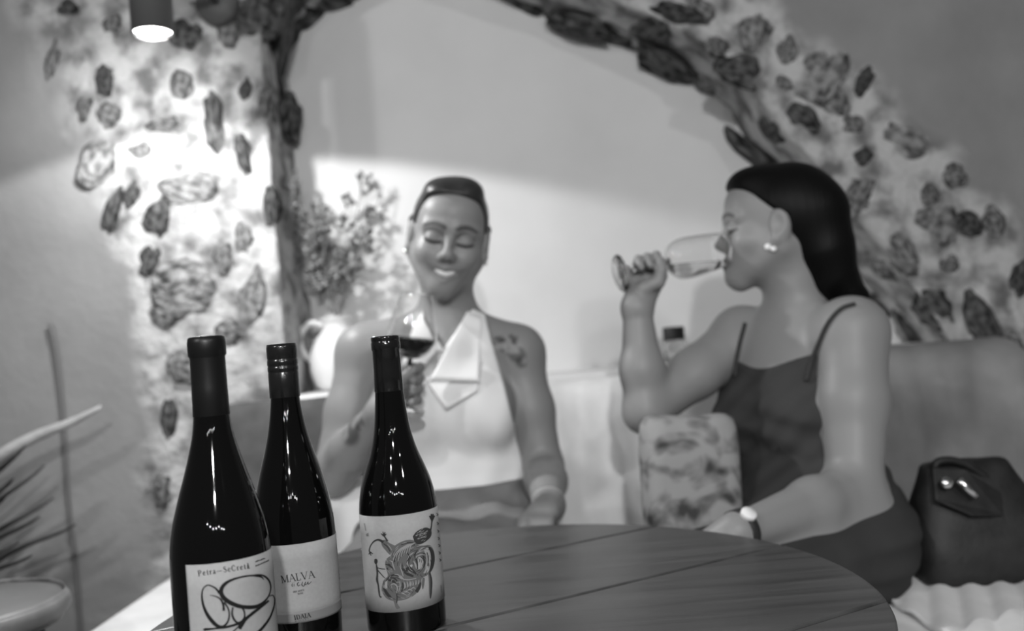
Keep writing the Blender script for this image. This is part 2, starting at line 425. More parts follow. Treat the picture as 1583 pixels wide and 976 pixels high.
for i, (u, v, w, h, tl, dk) in enumerate(STONES):
    hp, hn = wall_hit(u, v)
    if hp is None: continue
    if hn.y > 0: hn = -hn
    d = (np.array(hp) - CAM) @ _F; px = d / FPX
    n = Vector(hn).normalized()
    vx = Vector(_R) - n * Vector(_R).dot(n); fx = max(.30, vx.length); vx.normalize(); vy = n.cross(vx)
    if vy.dot(Vector(_U)) < 0: vy = -vy
    fy = max(.30, (Vector(_U) - n * Vector(_U).dot(n)).length)
    a = -math.radians(tl)
    ax = vx * math.cos(a) + vy * math.sin(a); ay = -vx * math.sin(a) + vy * math.cos(a)
    sx = .60 * w * px / fx; sy = .60 * h * px / fy; sz = .026
    if sx * sy > .0085: k = math.sqrt(.0085 / (sx * sy)); sx *= k; sy *= k
    o = bpy.data.objects.new('stone', stone_me[(i % 9) * 2 + dk]); COL.objects.link(o); o.parent = wall
    c = Vector(hp) - n * sz * .52
    o.matrix_local = Matrix(((ax.x * sx, ay.x * sy, n.x * sz, c.x), (ax.y * sx, ay.y * sy, n.y * sz, c.y), (ax.z * sx, ay.z * sy, n.z * sz, c.z), (0, 0, 0, 1)))

# niche back wall, ledge, floor
g = [(x, z) for z in np.linspace(.85, 2.6, 36) for x in np.linspace(-1.3, 1.6, 59)]
vs = [(x, YB + .012 * fbm(Vector((x * 1.6, 7, z * 1.6)), 2), z) for x, z in g]
fs = [(j * 59 + i, j * 59 + i + 1, (j + 1) * 59 + i + 1, (j + 1) * 59 + i) for j in range(35) for i in range(58)]
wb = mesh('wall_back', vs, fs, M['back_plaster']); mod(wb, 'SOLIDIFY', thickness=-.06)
tag(wb, 'smooth pale plaster at the back of the arched niche', kind='structure')
sill = rbox('trim_1', ((arch[0][0] + arch[-1][0]) / 2, (YF + YB) / 2 + .012, SILL - .014), (arch[-1][0] - arch[0][0] - .0, YB - YF + .03, .05), M['jug'], bev=.012)
tag(sill, 'white plaster ledge along the bottom of the arched niche', kind='structure')
fl = rbox('floor', (0, .2, -.05), (6.4, 3.9, .1), M['floor'], bev=0); tag(fl, 'dark stone floor', kind='structure')

# ------------------------------------------------------------------ wall spotlight
lp = atY(236, 44, 1.63)
SL = empty('wall_spotlight', (lp[0], YF - .005, lp[2] + .2))
lathe('housing', [(.001, .30), (.030, .30), (.036, .292), (.037, .20), (.0372, -.010), (.0345, -.010), (.0335, .012), (.001, .014)], lp, (0, 0, 1), M['lamp_metal'], SL, 48)
lathe('lens', [(.0005, -.001), (.033, .0), (.033, .006), (.0005, .006)], lp + np.array([0, 0, -.004]), (0, 0, 1), M['emit'], SL, 40)
tube('arm', [lp + np.array([0, .02, .20]), (lp[0], YF - .01, lp[2] + .20)], .009, M['lamp_metal'], SL, 12)
lathe('wall_plate', [(.001, .03), (.045, .028), (.048, .02), (.048, -.02)], (lp[0], YF - .004, lp[2] + .2), (0, -1, 0), M['lamp_metal'], SL, 32)
tag(SL, 'dark cylinder spotlight glowing down onto the stone pier', 'lamp')
def beam(name, energy, size, blend, aim):
    l = bpy.data.lights.new(name, 'SPOT'); l.energy = energy; l.spot_size = math.radians(size); l.spot_blend = blend; l.shadow_soft_size = .02
    o = bpy.data.objects.new(name, l); COL.objects.link(o); o.parent = SL
    o.location = Vector(lp) - Vector(SL.location) + Vector((0, 0, -.016))
    o.rotation_euler = Vector(aim).to_track_quat('-Z', 'Y').to_euler(); return o
beam('spotlight_flood', 13, 143.4, .09, (-.01, .22, -1))
_t = atY(216, 135, YF) - lp
beam('added_pier_beam', 11, 74, 1.0, _t)  # second spot added in the housing to brighten the pier
# ================================================================== table
TZ = 0.725
ec, ea = (-.036, .985), None
def table_r(a):
    # slightly oval top, longer towards the camera
    return 1.0 / math.sqrt((math.cos(a - .12) / .385) ** 2 + (math.sin(a - .12) / .418) ** 2)
TA = math.radians(29.0); tu = np.array([math.cos(TA), math.sin(TA)]); tn = np.array([-math.sin(TA), math.cos(TA)])
TB = empty('round_table', (ec[0], ec[1], 0))
tag(TB, 'dark varnished wooden table of wide planks with the wine bottles on it', 'table')
outline = [(ec[0] + table_r(t) * math.cos(t), ec[1] + table_r(t) * math.sin(t)) for t in np.linspace(0, 2 * math.pi, 240, endpoint=False)]
def clip(poly, n, c, keep_less):
    out = []
    for i in range(len(poly)):
        a, b = np.array(poly[i]), np.array(poly[(i + 1) % len(poly)])
        da, db = a @ n - c, b @ n - c
        if not keep_less: da, db = -da, -db
        if da <= 0: out.append(a)
        if (da < 0) != (db < 0) and abs(da - db) > 1e-12: out.append(a + (b - a) * da / (da - db))
    return out
seams = [.385, .500, .615, .851, 1.067, 1.20, 1.40]
seams = [(.615 - .235, .003), (.615, .0035), (.851, .0060), (1.067, .0032), (1.30, .0035)]
lim = [-9] + [s for s, _ in seams] + [9]
gp = [0] + [g_ for _, g_ in seams] + [0]
for k in range(len(lim) - 1):
    poly = outline
    if k > 0: poly = clip(poly, tn, lim[k] + gp[k] / 2, False)
    if k < len(lim) - 2: poly = clip(poly, tn, lim[k + 1] - gp[k + 1] / 2, True)
    if len(poly) < 3: continue
    bm = bmesh.new(); zo = [0, -.0006, .0, -.0004, .0, -.0005, 0][k]
    f = bm.faces.new([bm.verts.new((p[0], p[1], TZ + zo)) for p in poly])
    r = bmesh.ops.extrude_face_region(bm, geom=[f])
    for v in r['geom']:
        if isinstance(v, bmesh.types.BMVert): v.co.z -= .032
    bmesh.ops.recalc_face_normals(bm, faces=bm.faces)
    te = [e for e in bm.edges if all(v.co.z > TZ - .01 for v in e.verts)]
    bmesh.ops.bevel(bm, geom=te, offset=.0022, segments=2, profile=.5, affect='EDGES')
    bm_obj('plank', bm, M['wood'], TB, False)
for s in (-.18, .18):
    p = np.array(ec) + tu * s
    rbox('batten', (p[0], p[1], TZ - .049), (.06, .60, .032), M['wood_dark'], TB, .004, 2, Matrix.Rotation(TA, 4, 'Z'))
lathe('pedestal', [(.001, 0), (.20, 0), (.205, .012), (.19, .028), (.05, .05), (.036, .12), (.036, .55), (.06, .64), (.09, .662), (.001, .662)], (ec[0], ec[1], 0), (0, 0, 1), M['lamp_metal'], TB, 40)

# ================================================================== bottles
class Bot: pass
def bottle(u, v, d, prof, label):
    B = Bot(); p = at(u, v, d); B.x, B.y = p[0], p[1]
    B.root = empty('wine_bottle', (B.x, B.y, TZ)); tag(B.root, label, 'bottle')
    zz = [(0.0005, .010), (.020, .009), (.034, .0), (.0385, .0015)] + [(r, z) for z, r in prof]
    B.prof = prof
    pts = catmull(zz[3:], 5)
    zs = zz[:3] + [tuple(q) for q in pts] + [(.0005, prof[-1][0])]
    lathe('glass_body', zs, (B.x, B.y, TZ), (0, 0, 1), M['black_glass'], B.root, 96)
    return B
B1 = bottle(331, 700, .765, [(.006, .0408), (.05, .0410), (.09, .0411), (.112, .0411), (.126, .0407), (.139, .0392), (.153, .0364), (.172, .0310), (.190, .0254), (.209, .0200), (.228, .0158), (.249, .0142), (.285, .0136), (.300, .0136)],
            'leftmost wine bottle, its label drawn with looping thick black lines')
B2 = bottle(451, 755, .918, [(.006, .0400), (.05, .0401), (.085, .0402), (.100, .0402), (.113, .0398), (.128, .0386), (.146, .0356), (.168, .0305), (.191, .0238), (.213, .0186), (.235, .0152), (.250, .0142), (.290, .0140)],
            'middle wine bottle with screw cap, half hidden behind the leftmost bottle')
B3 = bottle(612, 740, .933, [(.006, .0402), (.05, .0402), (.09, .0402), (.108, .0402), (.121, .0398), (.134, .0384), (.149, .0350), (.165, .0294), (.178, .0245), (.195, .0199), (.214, .0170), (.235, .0150), (.253, .0140), (.283, .0135), (.2845, .0143), (.290, .0146), (.2915, .0138), (.293, .0138), (.2942, .0144), (.2965, .0140)],
            'rightmost wine bottle, its white label showing a grotesque engraved head')
def ring(B, name, prof, m, n=96): return lathe(name, prof, (B.x, B.y, TZ), (0, 0, 1), m, B.root, n)
ring(B1, 'capsule', [(.0146, .238), (.0150, .2385), (.0146, .262), (.0144, .287), (.0146, .288), (.0156, .2895), (.0158, .300), (.0150, .3045), (.013, .3055), (.0005, .3056)], M['foil'])
cap = [(.0147, .243), (.0152, .2435), (.0151, .268), (.0149, .2685), (.0149, .270), (.0153, .2705), (.0153, .2740), (.0149, .2745), (.0149, .2762), (.0153, .2768), (.0153, .281), (.0149, .2815), (.0149, .283), (.0152, .2835), (.0152, .294), (.0146, .2975), (.0005, .2980)]
ring(B2, 'screw_cap', cap, M['screwcap'])
ring(B3, 'capsule', [(.0147, .240), (.0151, .2405), (.0145, .262), (.0142, .2825), (.0147, .2832), (.0151, .285), (.0151, .2905), (.0146, .2915), (.0145, .2925), (.0148, .293), (.0148, .2958), (.0141, .2972), (.0005, .2972)], M['lipglass'])

def on_cyl(u, v, B, r):
    """point of the bottle's cylinder of radius r seen at pixel (u, v)"""
    rr = ray(u, v); ox, oy = CAM[0] - B.x, CAM[1] - B.y
    a = rr[0] ** 2 + rr[1] ** 2; b = ox * rr[0] + oy * rr[1]; c = ox * ox + oy * oy - r * r
    D = b * b - a * c
    t = (-b - math.sqrt(max(D, 0))) / a
    p = CAM + rr * t
    th = math.atan2(p[0] - B.x, -(p[1] - B.y))
    return th, p[2]
def pcyl(B, th, z, r): return (B.x + r * math.sin(th), B.y - r * math.cos(th), z)

def label_patch(B, r, top, bottom, m, name='label', parent=None, n=64, ext=(0, 0), dz=0):
    """top / bottom: traced pixel edges, left to right"""
    T = sorted(on_cyl(u, v, B, r) for u, v in top); Q = sorted(on_cyl(u, v, B, r) for u, v in bottom) if not np.isscalar(bottom) else None
    t0, t1 = T[0][0] - ext[0], T[-1][0] + ext[1]
    vs, fs = [], []; K = 6
    tt = np.linspace(t0, t1, n)
    ct = np.polyfit([q[0] for q in T], [q[1] for q in T], 2) if len(T) > 3 else np.polyfit([q[0] for q in T], [q[1] for q in T], 1)
    cb = np.polyfit([q[0] for q in Q], [q[1] for q in Q], 1) if Q else None
    for t in tt:
        zt = np.polyval(np.polyfit([q[0] for q in T], [q[1] for q in T], 1), t)
        zb = bottom if Q is None else np.polyval(cb, t)
        for k in range(K): vs.append(pcyl(B, t, zb + (zt - zb) * k / (K - 1), r))
    for i in range(n - 1):
        for k in range(K - 1): fs.append((i * K + k, (i + 1) * K + k, (i + 1) * K + k + 1, i * K + k + 1))
    o = mesh(name, vs, fs, m, parent or B.root)
    mod(o, 'SOLIDIFY', thickness=-.00025, offset=1)
    return o

class Print:
    """flat ink shapes traced in pixels and wrapped round the label"""
    def __init__(s, B, r, x0=0, y0=0, k=1.0): s.B, s.r, s.x0, s.y0, s.k = B, r, x0, y0, k; s.v = []; s.f = []
    def px(s, x, y): return s.x0 + x / s.k, s.y0 + y / s.k
    def vert(s, x, y, lift=0):
        th, z = on_cyl(*s.px(x, y), s.B, s.r); s.v.append(pcyl(s.B, th, z, s.r + lift)); return len(s.v) - 1
    def stroke(s, pts, w=None, n=6, lift=0):
        P = [(p[0], p[1], (p[2] if len(p) > 2 else w)) for p in pts]
        C = catmull(P, n) if len(P) > 2 and n > 1 else [np.array(p, float) for p in P]
        prev = None
        for i in range(len(C)):
            a, b = C[max(i - 1, 0)], C[min(i + 1, len(C) - 1)]
            d = (b - a)[:2]; l = np.hypot(*d) or 1; nx, ny = -d[1] / l, d[0] / l; h = max(C[i][2], .2) / 2
            q = (s.vert(C[i][0] + nx * h, C[i][1] + ny * h, lift), s.vert(C[i][0] - nx * h, C[i][1] - ny * h, lift))
            if prev: s.f.append((prev[0], prev[1], q[1], q[0]))
            prev = q
    def blob(s, pts, lift=0, n=4):
        C = catmull(list(pts) + [pts[0]], n)[:-1]; c = np.mean([p[:2] for p in C], 0)
        # radial fan with inner rings so the shape follows the curve of the glass
        rings = [[s.vert(c[0] + (p[0] - c[0]) * t, c[1] + (p[1] - c[1]) * t, lift) for p in C] for t in (1, .66, .33)]
        cc = s.vert(c[0], c[1], lift); m_ = len(C)
        for a, b in zip(rings, rings[1:]):
            for i in range(m_): s.f.append((a[i], a[(i + 1) % m_], b[(i + 1) % m_], b[i]))
        for i in range(m_): s.f.append((rings[-1][i], rings[-1][(i + 1) % m_], cc))
    def text(s, txt, x, y, dx, dy, size, bold=1.0, track=1.0):
        """stroke serif lettering: origin (x,y), unit baseline (dx,dy), cap height size"""
        for ch in txt:
            g_ = GL.get(ch)
            if g_ is None: x += dx * .4 * size; y += dy * .4 * size; continue
            w_, st = g_
            for pts in st:
                q = []
                for (gx, gy, gw) in pts:
                    q.append((x + dx * gx * size + dy * gy * size, y + dy * gx * size - dx * gy * size, gw * size * bold))
                s.stroke(q, n=4 if len(q) > 2 else 1)
            x += dx * (w_ + .12) * size * track; y += dy * (w_ + .12) * size * track
    def build(s, name, m, parent):
        return mesh(name, s.v, s.f, m, parent, False)
def _ser(x, y, w=.26): return [(x - w / 2, y, .05), (x + w / 2, y, .05)]
def _st(x0, y0, x1, y1, w): return [(x0, y0, w), (x1, y1, w)]
TK, TN = .17, .07
GL = {
 'M': (1.0, [_st(.12, 0, .12, 1, TN), _st(.12, 1, .5, .05, TK), _st(.5, .05, .88, 1, TN), _st(.88, 0, .88, 1, TK), _ser(.12, .02), _ser(.88, .02, .32), _ser(.08, .98), _ser(.9, .98)]),
 'A': (.86, [_st(.06, 0, .43, 1, TN), _st(.43, 1, .80, 0, TK), _st(.2, .36, .66, .36, TN), _ser(.06, .02), _ser(.8, .02, .32)]),
 'L': (.66, [_st(.14, 0, .14, 1, TK), _st(.14, .03, .6, .03, TN), _st(.6, 0, .6, .25, TN), _ser(.14, .98, .32)]),
 'V': (.86, [_st(.06, 1, .43, 0, TK), _st(.43, 0, .8, 1, TN), _ser(.06, .98, .32), _ser(.8, .98)]),
 'I': (.34, [_st(.17, 0, .17, 1, TK), _ser(.17, .02, .34), _ser(.17, .98, .34)]),
 'D': (.84, [_st(.16, 0, .16, 1, TK), [(.1, .97, .06), (.42, .97, .07), (.68, .78, .14), (.74, .5, .17), (.68, .22, .14), (.42, .03, .07), (.1, .03, .06)]]),
 'W': (1.1, [_st(.05, 1, .3, 0, TK), _st(.3, 0, .55, .9, TN), _st(.55, .9, .78, 0, TK), _st(.78, 0, 1.03, 1, TN)]),
 'H': (.8, [_st(.14, 0, .14, 1, TK), _st(.66, 0, .66, 1, TK), _st(.14, .5, .66, .5, TN)]),
 'T': (.7, [_st(.35, 0, .35, 1, TK), _st(.03, .97, .67, .97, TN)]),
 'E': (.66, [_st(.14, 0, .14, 1, TK), _st(.14, .97, .58, .97, TN), _st(.14, .5, .5, .5, TN), _st(.14, .03, .6, .03, TN)]),
 'N': (.84, [_st(.12, 0, .12, 1, TN), _st(.12, 1, .7, 0, TK), _st(.7, 0, .7, 1, TN)]),
 'R': (.76, [_st(.14, 0, .14, 1, TK), [(.14, .97, .06), (.45, .96, .08), (.58, .76, .15), (.45, .55, .08), (.14, .53, .06)], _st(.34, .53, .68, 0, TK)]),
 'Y': (.8, [_st(.05, 1, .4, .48, TK), _st(.4, .48, .75, 1, TN), _st(.4, 0, .4, .5, TK)]),
 'P': (.70, [_st(.15, 0, .15, 1, TK), [(.1, .97, .07), (.42, .96, .09), (.58, .74, .17), (.42, .50, .09), (.15, .48, .07)], _ser(.15, .03, .34), _ser(.1, .97, .2)]),
 'S': (.62, [[(.52, .80, .1), (.40, .97, .08), (.2, .94, .12), (.12, .74, .15), (.3, .54, .18), (.48, .36, .18), (.5, .16, .14), (.32, .02, .08), (.14, .06, .08), (.08, .24, .1)]]),
 'C': (.78, [[(.66, .74, .1), (.58, .93, .08), (.38, .99, .09), (.16, .80, .15), (.10, .5, .18), (.16, .2, .15), (.38, .01, .09), (.58, .06, .08), (.68, .24, .08)]]),
 'e': (.52, [[(.1, .36, .07), (.43, .38, .07), (.42, .56, .12), (.27, .66, .08), (.12, .52, .14), (.09, .32, .17), (.15, .10, .14), (.3, .01, .08), (.46, .12, .07)]]),
 't': (.38, [[(.19, .88, .08), (.19, .5, .16), (.19, .14, .16), (.26, .02, .10), (.38, .08, .07)], _st(.04, .62, .36, .62, TN)]),
 'r': (.44, [_st(.14, 0, .14, .66, TK), [(.14, .42, .08), (.24, .62, .10), (.40, .60, .16)], _ser(.14, .03, .3), _ser(.08, .63, .16)]),
 'a': (.52, [[(.10, .54, .13), (.2, .66, .08), (.34, .60, .12), (.36, .4, .16), (.36, .12, .16), (.44, .02, .10), (.52, .08, .07)], [(.36, .40, .06), (.18, .32, .10), (.09, .16, .16), (.18, .02, .10), (.36, .14, .06)]]),
 'd': (.52, [_st(.40, 0, .40, 1, .1), [(.40, .5, .06), (.22, .62, .08), (.1, .34, .12), (.2, .04, .08), (.40, .14, .06)]]),
 'i': (.26, [_st(.13, 0, .13, .62, .12), _st(.13, .84, .13, .98, .13)]),
 '-': (1.06, [_st(.02, .34, 1.04, .34, .08)]),
 '2': (.40, [[(.05, .8, .1), (.2, .98, .1), (.34, .8, .12), (.22, .4, .1), (.04, .06, .1), (.36, .06, .1)]]),
}
def unit(a, b):
    d = np.array(b, float) - np.array(a, float); return d / np.hypot(*d)

# --- bottle with looping line drawing
k1 = 7.178; o1 = (270, 840)
def c1(x, y): return o1[0] + x / k1, o1[1] + y / k1
lb1 = label_patch(B1, .0415, [c1(120, 245), c1(450, 228), c1(700, 185), c1(900, 130), c1(1040, 75), c1(1085, 38)], TZ + .022, M['paper'])
pr = Print(B1, .04185, *o1, k1)
pr.stroke([(990, 408, 6), (962, 376, 18), (900, 362, 22), (800, 365, 18), (650, 402, 24), (560, 452, 36), (516, 520, 46), (532, 592, 50), (600, 652, 50), (700, 696, 46), (800, 712, 42), (900, 705, 40), (980, 662, 26), (1040, 592, 16), (1066, 510, 14), (1054, 430, 20), (1008, 374, 22), (950, 353, 16), (880, 352, 8)])
pr.stroke([(390, 580, 6), (450, 590, 12), (510, 625, 20), (540, 690, 24), (545, 752, 28)])
pr.stroke([(500, 560, 28), (450, 500, 20), (370, 467, 14), (315, 508, 14), (302, 590, 20), (318, 690, 28), (360, 790, 38), (420, 872, 44), (480, 922, 38), (540, 925, 26), (590, 870, 20), (606, 790, 18), (590, 720, 18), (548, 656, 22)])
pr.stroke([(645, 712, 18), (638, 790, 22), (662, 852, 24), (700, 884, 22), (750, 862, 20), (777, 810, 18), (768, 750, 20), (742, 712, 20)])
pr.stroke([(1045, 638, 22), (930, 732, 26), (800, 832, 36), (742, 900, 54), (722, 955, 30)])
pr.stroke([(930, 715, 6), (860, 768, 10), (795, 832, 14)])
pr.stroke([(332, 955, 40), (345, 958, 30), (450, 948, 18), (560, 935, 26), (660, 910, 26), (745, 882, 34)])
pr.stroke([(1050, 590, 8), (1090, 579, 10), (1111, 630, 12), (1100, 712, 16), (1060, 820, 22), (1000, 910, 28), (930, 985, 32), (820, 1060, 30)])
pr.stroke([(730, 900, 20), (690, 945, 14), (640, 990, 14), (560, 1060, 14)])
d_ = unit((268, 366), (800, 286))
pr.text('Petra-SeCreta', 262, 368, d_[0], d_[1], 62, .95, 1.06)
pr.text('2', 806, 262, d_[0], d_[1], 38, 1.5)
pr.build('drawing', M['ink'], lb1)
pr = Print(B1, .04185, *o1, k1)
rg = random.Random(3)
for (xa, ya, xb, yb) in ((895, 215, 1000, 178), (900, 262, 1042, 200)):
    d_ = unit((xa, ya), (xb, yb)); L_ = math.hypot(xb - xa, yb - ya); x = 0
    while x < L_:
        hgt = rg.choice((14, 14, 20)); bx_, by_ = xa + d_[0] * x, ya + d_[1] * x
        pr.stroke([(bx_, by_, 5), (bx_ - d_[1] * -hgt * .1 + 1, by_ - hgt, 5)], n=1); pr.stroke([(bx_, by_ - hgt * .5, 5), (bx_ + d_[0] * 8, by_ + d_[1] * 8 - hgt * .5, 5)], n=1); x += rg.uniform(9, 13)
tag(pr.build('small_print', M['ink_grey'], lb1), kind='stuff')

# --- screw-cap bottle
k2 = 6.258; o2 = (420, 820)
def c2(x, y): return o2[0] + x / k2, o2[1] + y / k2
lb2 = label_patch(B2, .0406, [c2(0, 155), c2(110, 150), c2(250, 138), c2(380, 110), c2(520, 70), c2(640, 20)], [c2(85, 912), c2(180, 910), c2(400, 880), c2(560, 820), c2(690, 745)], M['paper_cool'], ext=(.9, .25))
label_patch(B2, .0408, [c2(185, 800), c2(420, 765), c2(560, 715), c2(660, 660)], [c2(85, 912), c2(180, 910), c2(400, 880), c2(560, 820), c2(690, 745)], M['paper_band'], 'foot_band', lb2, ext=(1.0, .33))
pr = Print(B2, .04095, *o2, k2)
d_ = unit((105, 512), (447, 456)); pr.text('MALVA', 96, 514, d_[0], d_[1], 72, .8, .96)
d_ = unit((222, 868), (385, 840))
pr.build('lettering', M['ink_grey'], lb2)
pr = Print(B2, .0412, *o2, k2); pr.text('IDAIA', 222, 870, d_[0], d_[1], 44, 1.1, .98)
pr.build('maker_lettering', M['ink'], lb2)
pr = Print(B2, .0412, *o2, k2)
pr.text('di', 190, 548, .985, -.17, 40, .9); pr.stroke([(262, 502, 5), (248, 520, 8), (256, 540, 5), (276, 528, 4)])
pr.stroke([(300, 498, 4), (292, 530, 8), (312, 540, 5), (330, 500, 7), (318, 528, 6), (338, 522, 5), (352, 500, 6), (350, 522, 6), (370, 512, 5), (384, 496, 4)])
pr.text('DRY WHITE', 208, 608, .982, -.19, 17, 1.1, .9); pr.text('WINE', 254, 626, .982, -.19, 17, 1.1, .98)
pr.text('WINERY', 228, 890, .98, -.19, 13, 1.0, 2.2)
for i in range(9): pr.stroke([(648 + i * 1.5, 170 + i * 36, 7), (662 + i * 1.5, 190 + i * 36, 7)], n=1)
tag(pr.build('small_print', M['ink_grey'], lb2), kind='stuff')

# --- bottle with the engraved head
k3 = 4.7375; o3 = (540, 770)
def c3(x, y): return o3[0] + x / k3, o3[1] + y / k3
lb3 = label_patch(B3, .0406, [c3(75, 122), c3(200, 134), c3(356, 131), c3(520, 102), c3(636, 62)], [c3(122, 806), c3(250, 842), c3(405, 838), c3(560, 800), c3(688, 736)], M['paper'], ext=(.06, .35))
pm, pd, pp = Print(B3, .04085, *o3, k3), Print(B3, .04095, *o3, k3), Print(B3, .0410, *o3, k3)
pm.blob([(330, 352), (375, 325), (430, 308), (475, 314), (505, 345), (545, 350), (588, 346), (615, 378), (625, 430), (618, 500), (595, 545), (555, 575), (530, 592), (527, 640), (500, 690), (450, 730), (380, 752), (320, 755), (270, 735), (241, 690), (238, 650), (255, 600), (282, 572), (270, 520), (262, 480), (275, 445), (305, 420), (320, 385)])
pm.blob([(338, 352), (296, 332), (262, 308), (236, 318), (238, 348), (268, 388), (300, 418), (318, 390)])
pm.blob([(576, 535), (590, 560), (604, 640), (606, 700), (594, 742), (584, 700), (582, 620)])
pm.blob([(535, 585), (552, 590), (548, 640), (538, 672), (530, 640)])
pm.blob([(312, 680), (340, 690), (345, 740), (352, 790), (372, 806), (345, 812), (332, 780), (320, 740)])
pd.blob([(465, 282), (490, 250), (530, 226), (570, 218), (600, 240), (598, 282), (560, 320), (512, 342), (480, 326)])
pd.stroke([(592, 245, 16), (600, 215, 10), (604, 180, 10), (606, 160, 14)])
for a, b in ((588, 132), (600, 118), (614, 118), (624, 130)): pd.stroke([(606, 165, 14), (a, b, 10)], n=1)
pd.stroke([(250, 325, 20), (215, 308, 14), (182, 318, 10), (156, 350, 8), (146, 385, 8), (152, 402, 8)])
for a, b in ((143, 415), (158, 424), (172, 412)): pd.stroke([(152, 395, 8), (a, b, 6)], n=1)
pd.stroke([(280, 318, 14), (262, 290, 10), (254, 275, 10)])
for a, b in ((232, 262), (246, 248), (262, 250), (272, 264)): pd.stroke([(254, 280, 12), (a, b, 6)], n=1)
pd.blob([(183, 452), (196, 446), (207, 458), (204, 480), (192, 486), (183, 472)])
pd.stroke([(197, 484, 7), (203, 520, 14), (205, 560, 12), (203, 600, 16), (212, 640, 11), (218, 690, 12), (224, 722, 9), (236, 728, 10)])
pd.stroke([(205, 512, 6), (235, 520, 6), (264, 522, 5)]); pd.stroke([(210, 532, 7), (238, 565, 6), (262, 590, 5)])
# engraved darks
for st in ([(262, 486, 6), (285, 492, 10), (305, 505, 12), (318, 520, 8)], [(275, 515, 12), (300, 530, 10), (322, 528, 6)], [(285, 485, 14), (300, 498, 14)],
           [(268, 610, 6), (300, 575, 12), (330, 565, 10), (360, 575, 6)], [(285, 600, 14), (320, 612, 18), (345, 632, 10)], [(295, 585, 8), (330, 590, 12), (352, 612, 8)],
           [(380, 520, 10), (410, 530, 26), (440, 520, 30), (470, 540, 20), (490, 560, 10)], [(400, 545, 10), (430, 560, 20), (470, 575, 14)], [(420, 490, 8), (440, 510, 20), (452, 530, 16)],
           [(585, 360, 16), (606, 400, 26), (612, 450, 28), (604, 505, 24), (588, 545, 14)], [(590, 545, 8), (600, 600, 14), (600, 660, 14), (594, 735, 8)],
           [(252, 660, 16), (275, 700, 22), (305, 735, 18)], [(490, 690, 26), (512, 655, 22), (520, 620, 12)], [(390, 620, 8), (392, 660, 12), (375, 705, 8)],
           [(345, 690, 6), (350, 730, 8), (348, 770, 8)], [(330, 470, 8), (345, 430, 8), (390, 380, 6)], [(420, 400, 6), (440, 430, 10), (425, 470, 6)],
           [(500, 380, 6), (480, 420, 10), (495, 470, 12), (500, 520, 8)], [(540, 430, 6), (552, 470, 12), (545, 510, 8)], [(570, 400, 6), (578, 440, 8), (575, 500, 8)],
           [(250, 335, 6), (280, 360, 8), (300, 395, 6)], [(380, 345, 5), (430, 330, 8), (470, 330, 5)], [(440, 350, 10), (480, 345, 8)]):
    pd.stroke(st)
# engraved lights
for i in range(7):
    pp.stroke([(318 + i * 20, 470 - i * 12, 3), (335 + i * 19, 420 - i * 11, 6), (372 + i * 16, 375 - i * 6, 6), (430 + i * 9, 340 - i * 2, 3)])
for i in range(6):
    pp.stroke([(400 + i * 22, 615 - i * 3, 4), (408 + i * 20, 640 - i * 3, 9), (404 + i * 20, 662 - i * 6, 4)])
for i in range(4):
    pp.stroke([(375 + i * 22, 690 - i * 4, 3), (395 + i * 24, 700 - i * 14, 7), (420 + i * 22, 715 - i * 16, 3)])
for st in ([(470, 460, 4), (485, 490, 14), (492, 520, 6)], [(355, 560, 4), (385, 590, 8), (430, 600, 8), (490, 590, 5)], [(370, 500, 4), (385, 540, 8), (395, 575, 5)],
           [(300, 640, 4), (330, 630, 10), (352, 660, 8), (345, 700, 4)], [(560, 390, 4), (568, 440, 12), (572, 480, 6)], [(510, 390, 4), (530, 370, 10), (552, 365, 4)],
           [(490, 410, 4), (520, 392, 8), (545, 388, 3)], [(485, 430, 4), (515, 420, 7), (540, 418, 3)], [(295, 460, 4), (315, 470, 8), (322, 500, 8), (335, 530, 4)],
           [(330, 560, 3), (360, 565, 6), (372, 590, 4)], [(280, 340, 3), (300, 365, 6), (312, 385, 3)], [(515, 440, 3), (525, 480, 7), (520, 520, 3)], [(370, 610, 4), (372, 650, 8), (362, 690, 3)], [(500, 270, 2), (530, 262, 5), (560, 255, 2)], [(505, 300, 2), (535, 290, 5), (565, 275, 2)]):
    pp.stroke(st)
# fine engraved hatching that follows the turn of the face
HP = np.array([(330, 352), (430, 308), (505, 345), (588, 346), (625, 430), (595, 545), (530, 592), (527, 640), (450, 730), (320, 755), (241, 690), (255, 600), (282, 572), (262, 480), (305, 420)], float)
def in_poly(x, y, P):
    c = False
    for i in range(len(P)):
        a, b = P[i], P[i - 1]
        if (a[1] > y) != (b[1] > y) and x < (b[0] - a[0]) * (y - a[1]) / (b[1] - a[1]) + a[0]: c = not c
    return c
rh = random.Random(17)
for i in range(230):
    x, y = rh.uniform(240, 625), rh.uniform(310, 750)
    if not in_poly(x, y, HP): continue
    pts, X_, Y_ = [], x, y
    for k in range(5):
        cxx, cyy = ((500, 450) if Y_ < 560 else (360, 640)); a = math.atan2(Y_ - cyy, X_ - cxx) + math.pi / 2 + .5 * math.sin(X_ * .02)
        pts.append((X_, Y_, (1.2, 3.2, 4.2, 3.2, 1.2)[k])); X_ += math.cos(a) * 9; Y_ += math.sin(a) * 9
    (pd if i % 5 < 3 else pp).stroke(pts, n=2)
for i in range(40):
    x, y = rh.uniform(470, 595), rh.uniform(225, 335)
    if in_poly(x, y, [(465, 282), (530, 226), (600, 240), (598, 282), (512, 342)]): pp.stroke([(x, y, 1), (x + 8, y - 5, 4), (x + 16, y - 12, 1)], n=2)
pm.build('engraved_head', M['ink_mid'], lb3); pp.build('engraved_lights', M['ink_pale'], lb3)
